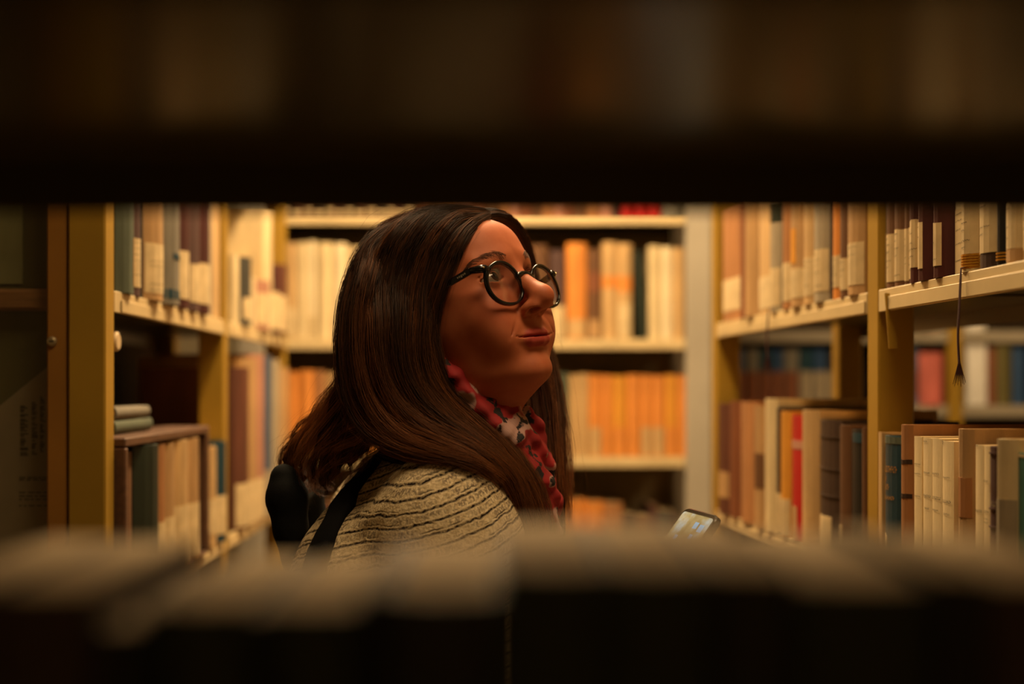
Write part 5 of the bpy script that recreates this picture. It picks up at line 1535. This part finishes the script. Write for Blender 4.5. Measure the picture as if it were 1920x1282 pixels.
# padded collar piece standing up at the top of the bag
ps = [W(532, 894, 1.575), W(534, 935, 1.57), W(545, 990, 1.565), W(560, 1050, 1.56)]
f = sd_chain(_P, [np.array(p) for p in ps], [.015, .017, .018, .019], .01)
f = smin(f, sd_chain(_P, [np.array(p) + np.array([.0, .10, 0]) for p in ps], [.020, .024, .026, .026], .01), .02)
f = smin(f, sd_chain(_P, [np.array(ps[1]) + np.array([.005, .0, 0]), np.array(ps[1]) + np.array([.005, .10, 0]), ], [.018, .018], .01), .02)
f = np.maximum(f, -trunk(_P, .001))
v, q = surface_nets(f, _ax); bchild(np_mesh('bag_collar', v, q, M_bag))
# shoulder straps lying on the jacket
JB = BVHTree.FromPolygons([tuple(p) for p in jv], [tuple(int(i) for i in x) for x in jq])
def strap(ctrl, width, name, cast=False):
    pts = cat_rom([list(p) + [0] for p in ctrl], 30)[:, :3]
    rows = []
    T = np.gradient(pts, axis=0); T /= np.linalg.norm(T, axis=1, keepdims=True)
    for i, p in enumerate(pts):
        if cast and i > 15:
            loc, nr, _, _ = JB.ray_cast(CAMP, (Vector(p) - CAMP).normalized())
            if loc is None: loc, nr, _, _ = JB.find_nearest(Vector(p))
        else: loc, nr, _, _ = JB.find_nearest(Vector(p))
        nr = Vector(nr)
        t = Vector(T[i]); s = t.cross(nr).normalized()
        row = []
        for k in np.linspace(-1, 1, 7):
            q = loc + s*width*k
            l2, n2, _, _ = JB.find_nearest(q)
            row.append((l2, Vector(n2)))
        rows.append(row)
    vs = []; fs = []
    for off in (.0095, .0005):
        for row in rows:
            for j, (l2, n2) in enumerate(row):
                e = 1 - abs(j-3)/3
                vs.append(l2 + n2*(off*(.55+.45*min(1, e*2.5)) if off > .001 else off))
    n, m = len(rows), 7
    for i in range(n-1):
        for j in range(m-1):
            a = i*m+j; fs.append((a, a+1, a+m+1, a+m)); b = n*m + a; fs.append((b, b+m, b+m+1, b+1))
        fs.append((i*m, i*m+m, n*m+i*m+m, n*m+i*m)); a = i*m+m-1; fs.append((a, n*m+a, n*m+a+m, a+m))
    mb = MB(); mb.add(vs, fs); return bchild(mb.build(name, M_bag, smooth=True))
strap([B3(.105, .085, -.20), B3(.085, .085, -.10), B3(.045, .085, -.02), W(760, 842, 1.52), W(700, 880, 1.545), W(655, 932, 1.55), W(622, 990, 1.55), W(596, 1050, 1.55), W(580, 1130, 1.55)], .0165, 'shoulder_strap', True)
strap([B3(.10, -.11, -.18), B3(.06, -.10, -.04), B3(.0, -.10, -.005), B3(-.08, -.10, -.06), B3(-.13, -.10, -.2)], .0185, 'shoulder_strap')

# ---------------------------------------------------------------- phone
ph = empty('smartphone', Vector(PHC)); tag(ph, 'black smartphone with a lit screen held by the woman', 'phone')
RM = Matrix(((pw[0], -pl[0], pn[0]), (pw[1], -pl[1], pn[1]), (pw[2], -pl[2], pn[2])))
if RM.determinant() < 0: RM = Matrix(((-pw[0], -pl[0], pn[0]), (-pw[1], -pl[1], pn[1]), (-pw[2], -pl[2], pn[2])))
ph.rotation_mode = 'QUATERNION'; ph.rotation_quaternion = RM.to_quaternion()
def rrect(w, h, r, z, n=6):
    out = []
    for (cx_, cy_, a0) in ((w-r, h-r, 0), (-w+r, h-r, 90), (-w+r, -h+r, 180), (w-r, -h+r, 270)):
        for i in range(n+1):
            a = math.radians(a0 + 90*i/n); out.append((cx_ + r*math.cos(a), cy_ + r*math.sin(a), z))
    return out
mb = MB(); rows = [rrect(.0340, .0705, .008, -.0042), rrect(.0355, .0720, .009, -.0028), rrect(.0355, .0720, .009, .0028), rrect(.0340, .0705, .008, .0042)]
k = len(rows[0]); vs = [p for r_ in rows for p in r_]; fs = [tuple(range(k))[::-1], tuple(range(3*k, 4*k))]
for i in range(3):
    for j in range(k): fs.append((i*k+j, i*k+(j+1) % k, (i+1)*k+(j+1) % k, (i+1)*k+j))
mb.add(vs, fs); mb.build('phone_body', pm('black phone shell', (16, 16, 18), .2, .05, 20, spec=.6), ph)
def screen_material():
    m = bpy.data.materials.new('lit screen'); m.use_nodes = True
    nt = m.node_tree; b = nt.nodes['Principled BSDF']; N = nt.nodes.new; Lk = nt.links.new
    tc = N('ShaderNodeTexCoord'); n1 = N('ShaderNodeTexNoise'); n1.inputs['Scale'].default_value = 55; n1.inputs['Detail'].default_value = 3; Lk(tc.outputs['Object'], n1.inputs['Vector'])
    rp = N('ShaderNodeValToRGB'); e = rp.color_ramp.elements
    e[0].position = .35; e[0].color = lin((150, 120, 60)) + (1,); e[1].position = .72; e[1].color = lin((205, 215, 205)) + (1,)
    x = e.new(.52); x.color = lin((190, 165, 105)) + (1,)
    Lk(n1.outputs['Fac'], rp.inputs['Fac']); Lk(rp.outputs['Color'], b.inputs['Emission Color']); b.inputs['Emission Strength'].default_value = .85
    b.inputs['Base Color'].default_value = (.01, .01, .012, 1); b.inputs['Roughness'].default_value = .08
    return m
M_screen = screen_material()
mb = MB(); r0 = rrect(.0318, .0665, .004, .0043); r1 = rrect(.0318, .0665, .004, .0046); k = len(r0)
mb.add(r0 + r1, [tuple(range(k, 2*k))] + [(j, (j+1) % k, k+(j+1) % k, k+j) for j in range(k)]); scr = mb.build('screen', M_screen, ph)
def em(key, c, s):
    m = bpy.data.materials.new(key); m.use_nodes = True; b = m.node_tree.nodes['Principled BSDF']
    b.inputs['Emission Color'].default_value = lin(c) + (1,); b.inputs['Emission Strength'].default_value = s; b.inputs['Base Color'].default_value = (.02, .02, .02, 1); return m
M_icon = em('blue icons', (130, 185, 215), 1.0); M_bar = em('white bar', (205, 205, 215), .9)
for (x, y, r_) in ((.020, .052, .0045), (.008, .054, .004), (.012, .040, .0032), (-.014, .035, .003), (.0, .020, .003)):
    mb = MB(); mb.box(x - r_, x + r_, y - r_, y + r_, .00462, .00468); mb.build('icon', M_icon, scr)
mb = MB(); mb.box(-.030, .030, -.012, -.004, .00462, .00468); mb.build('screen_bar', M_bar, scr)
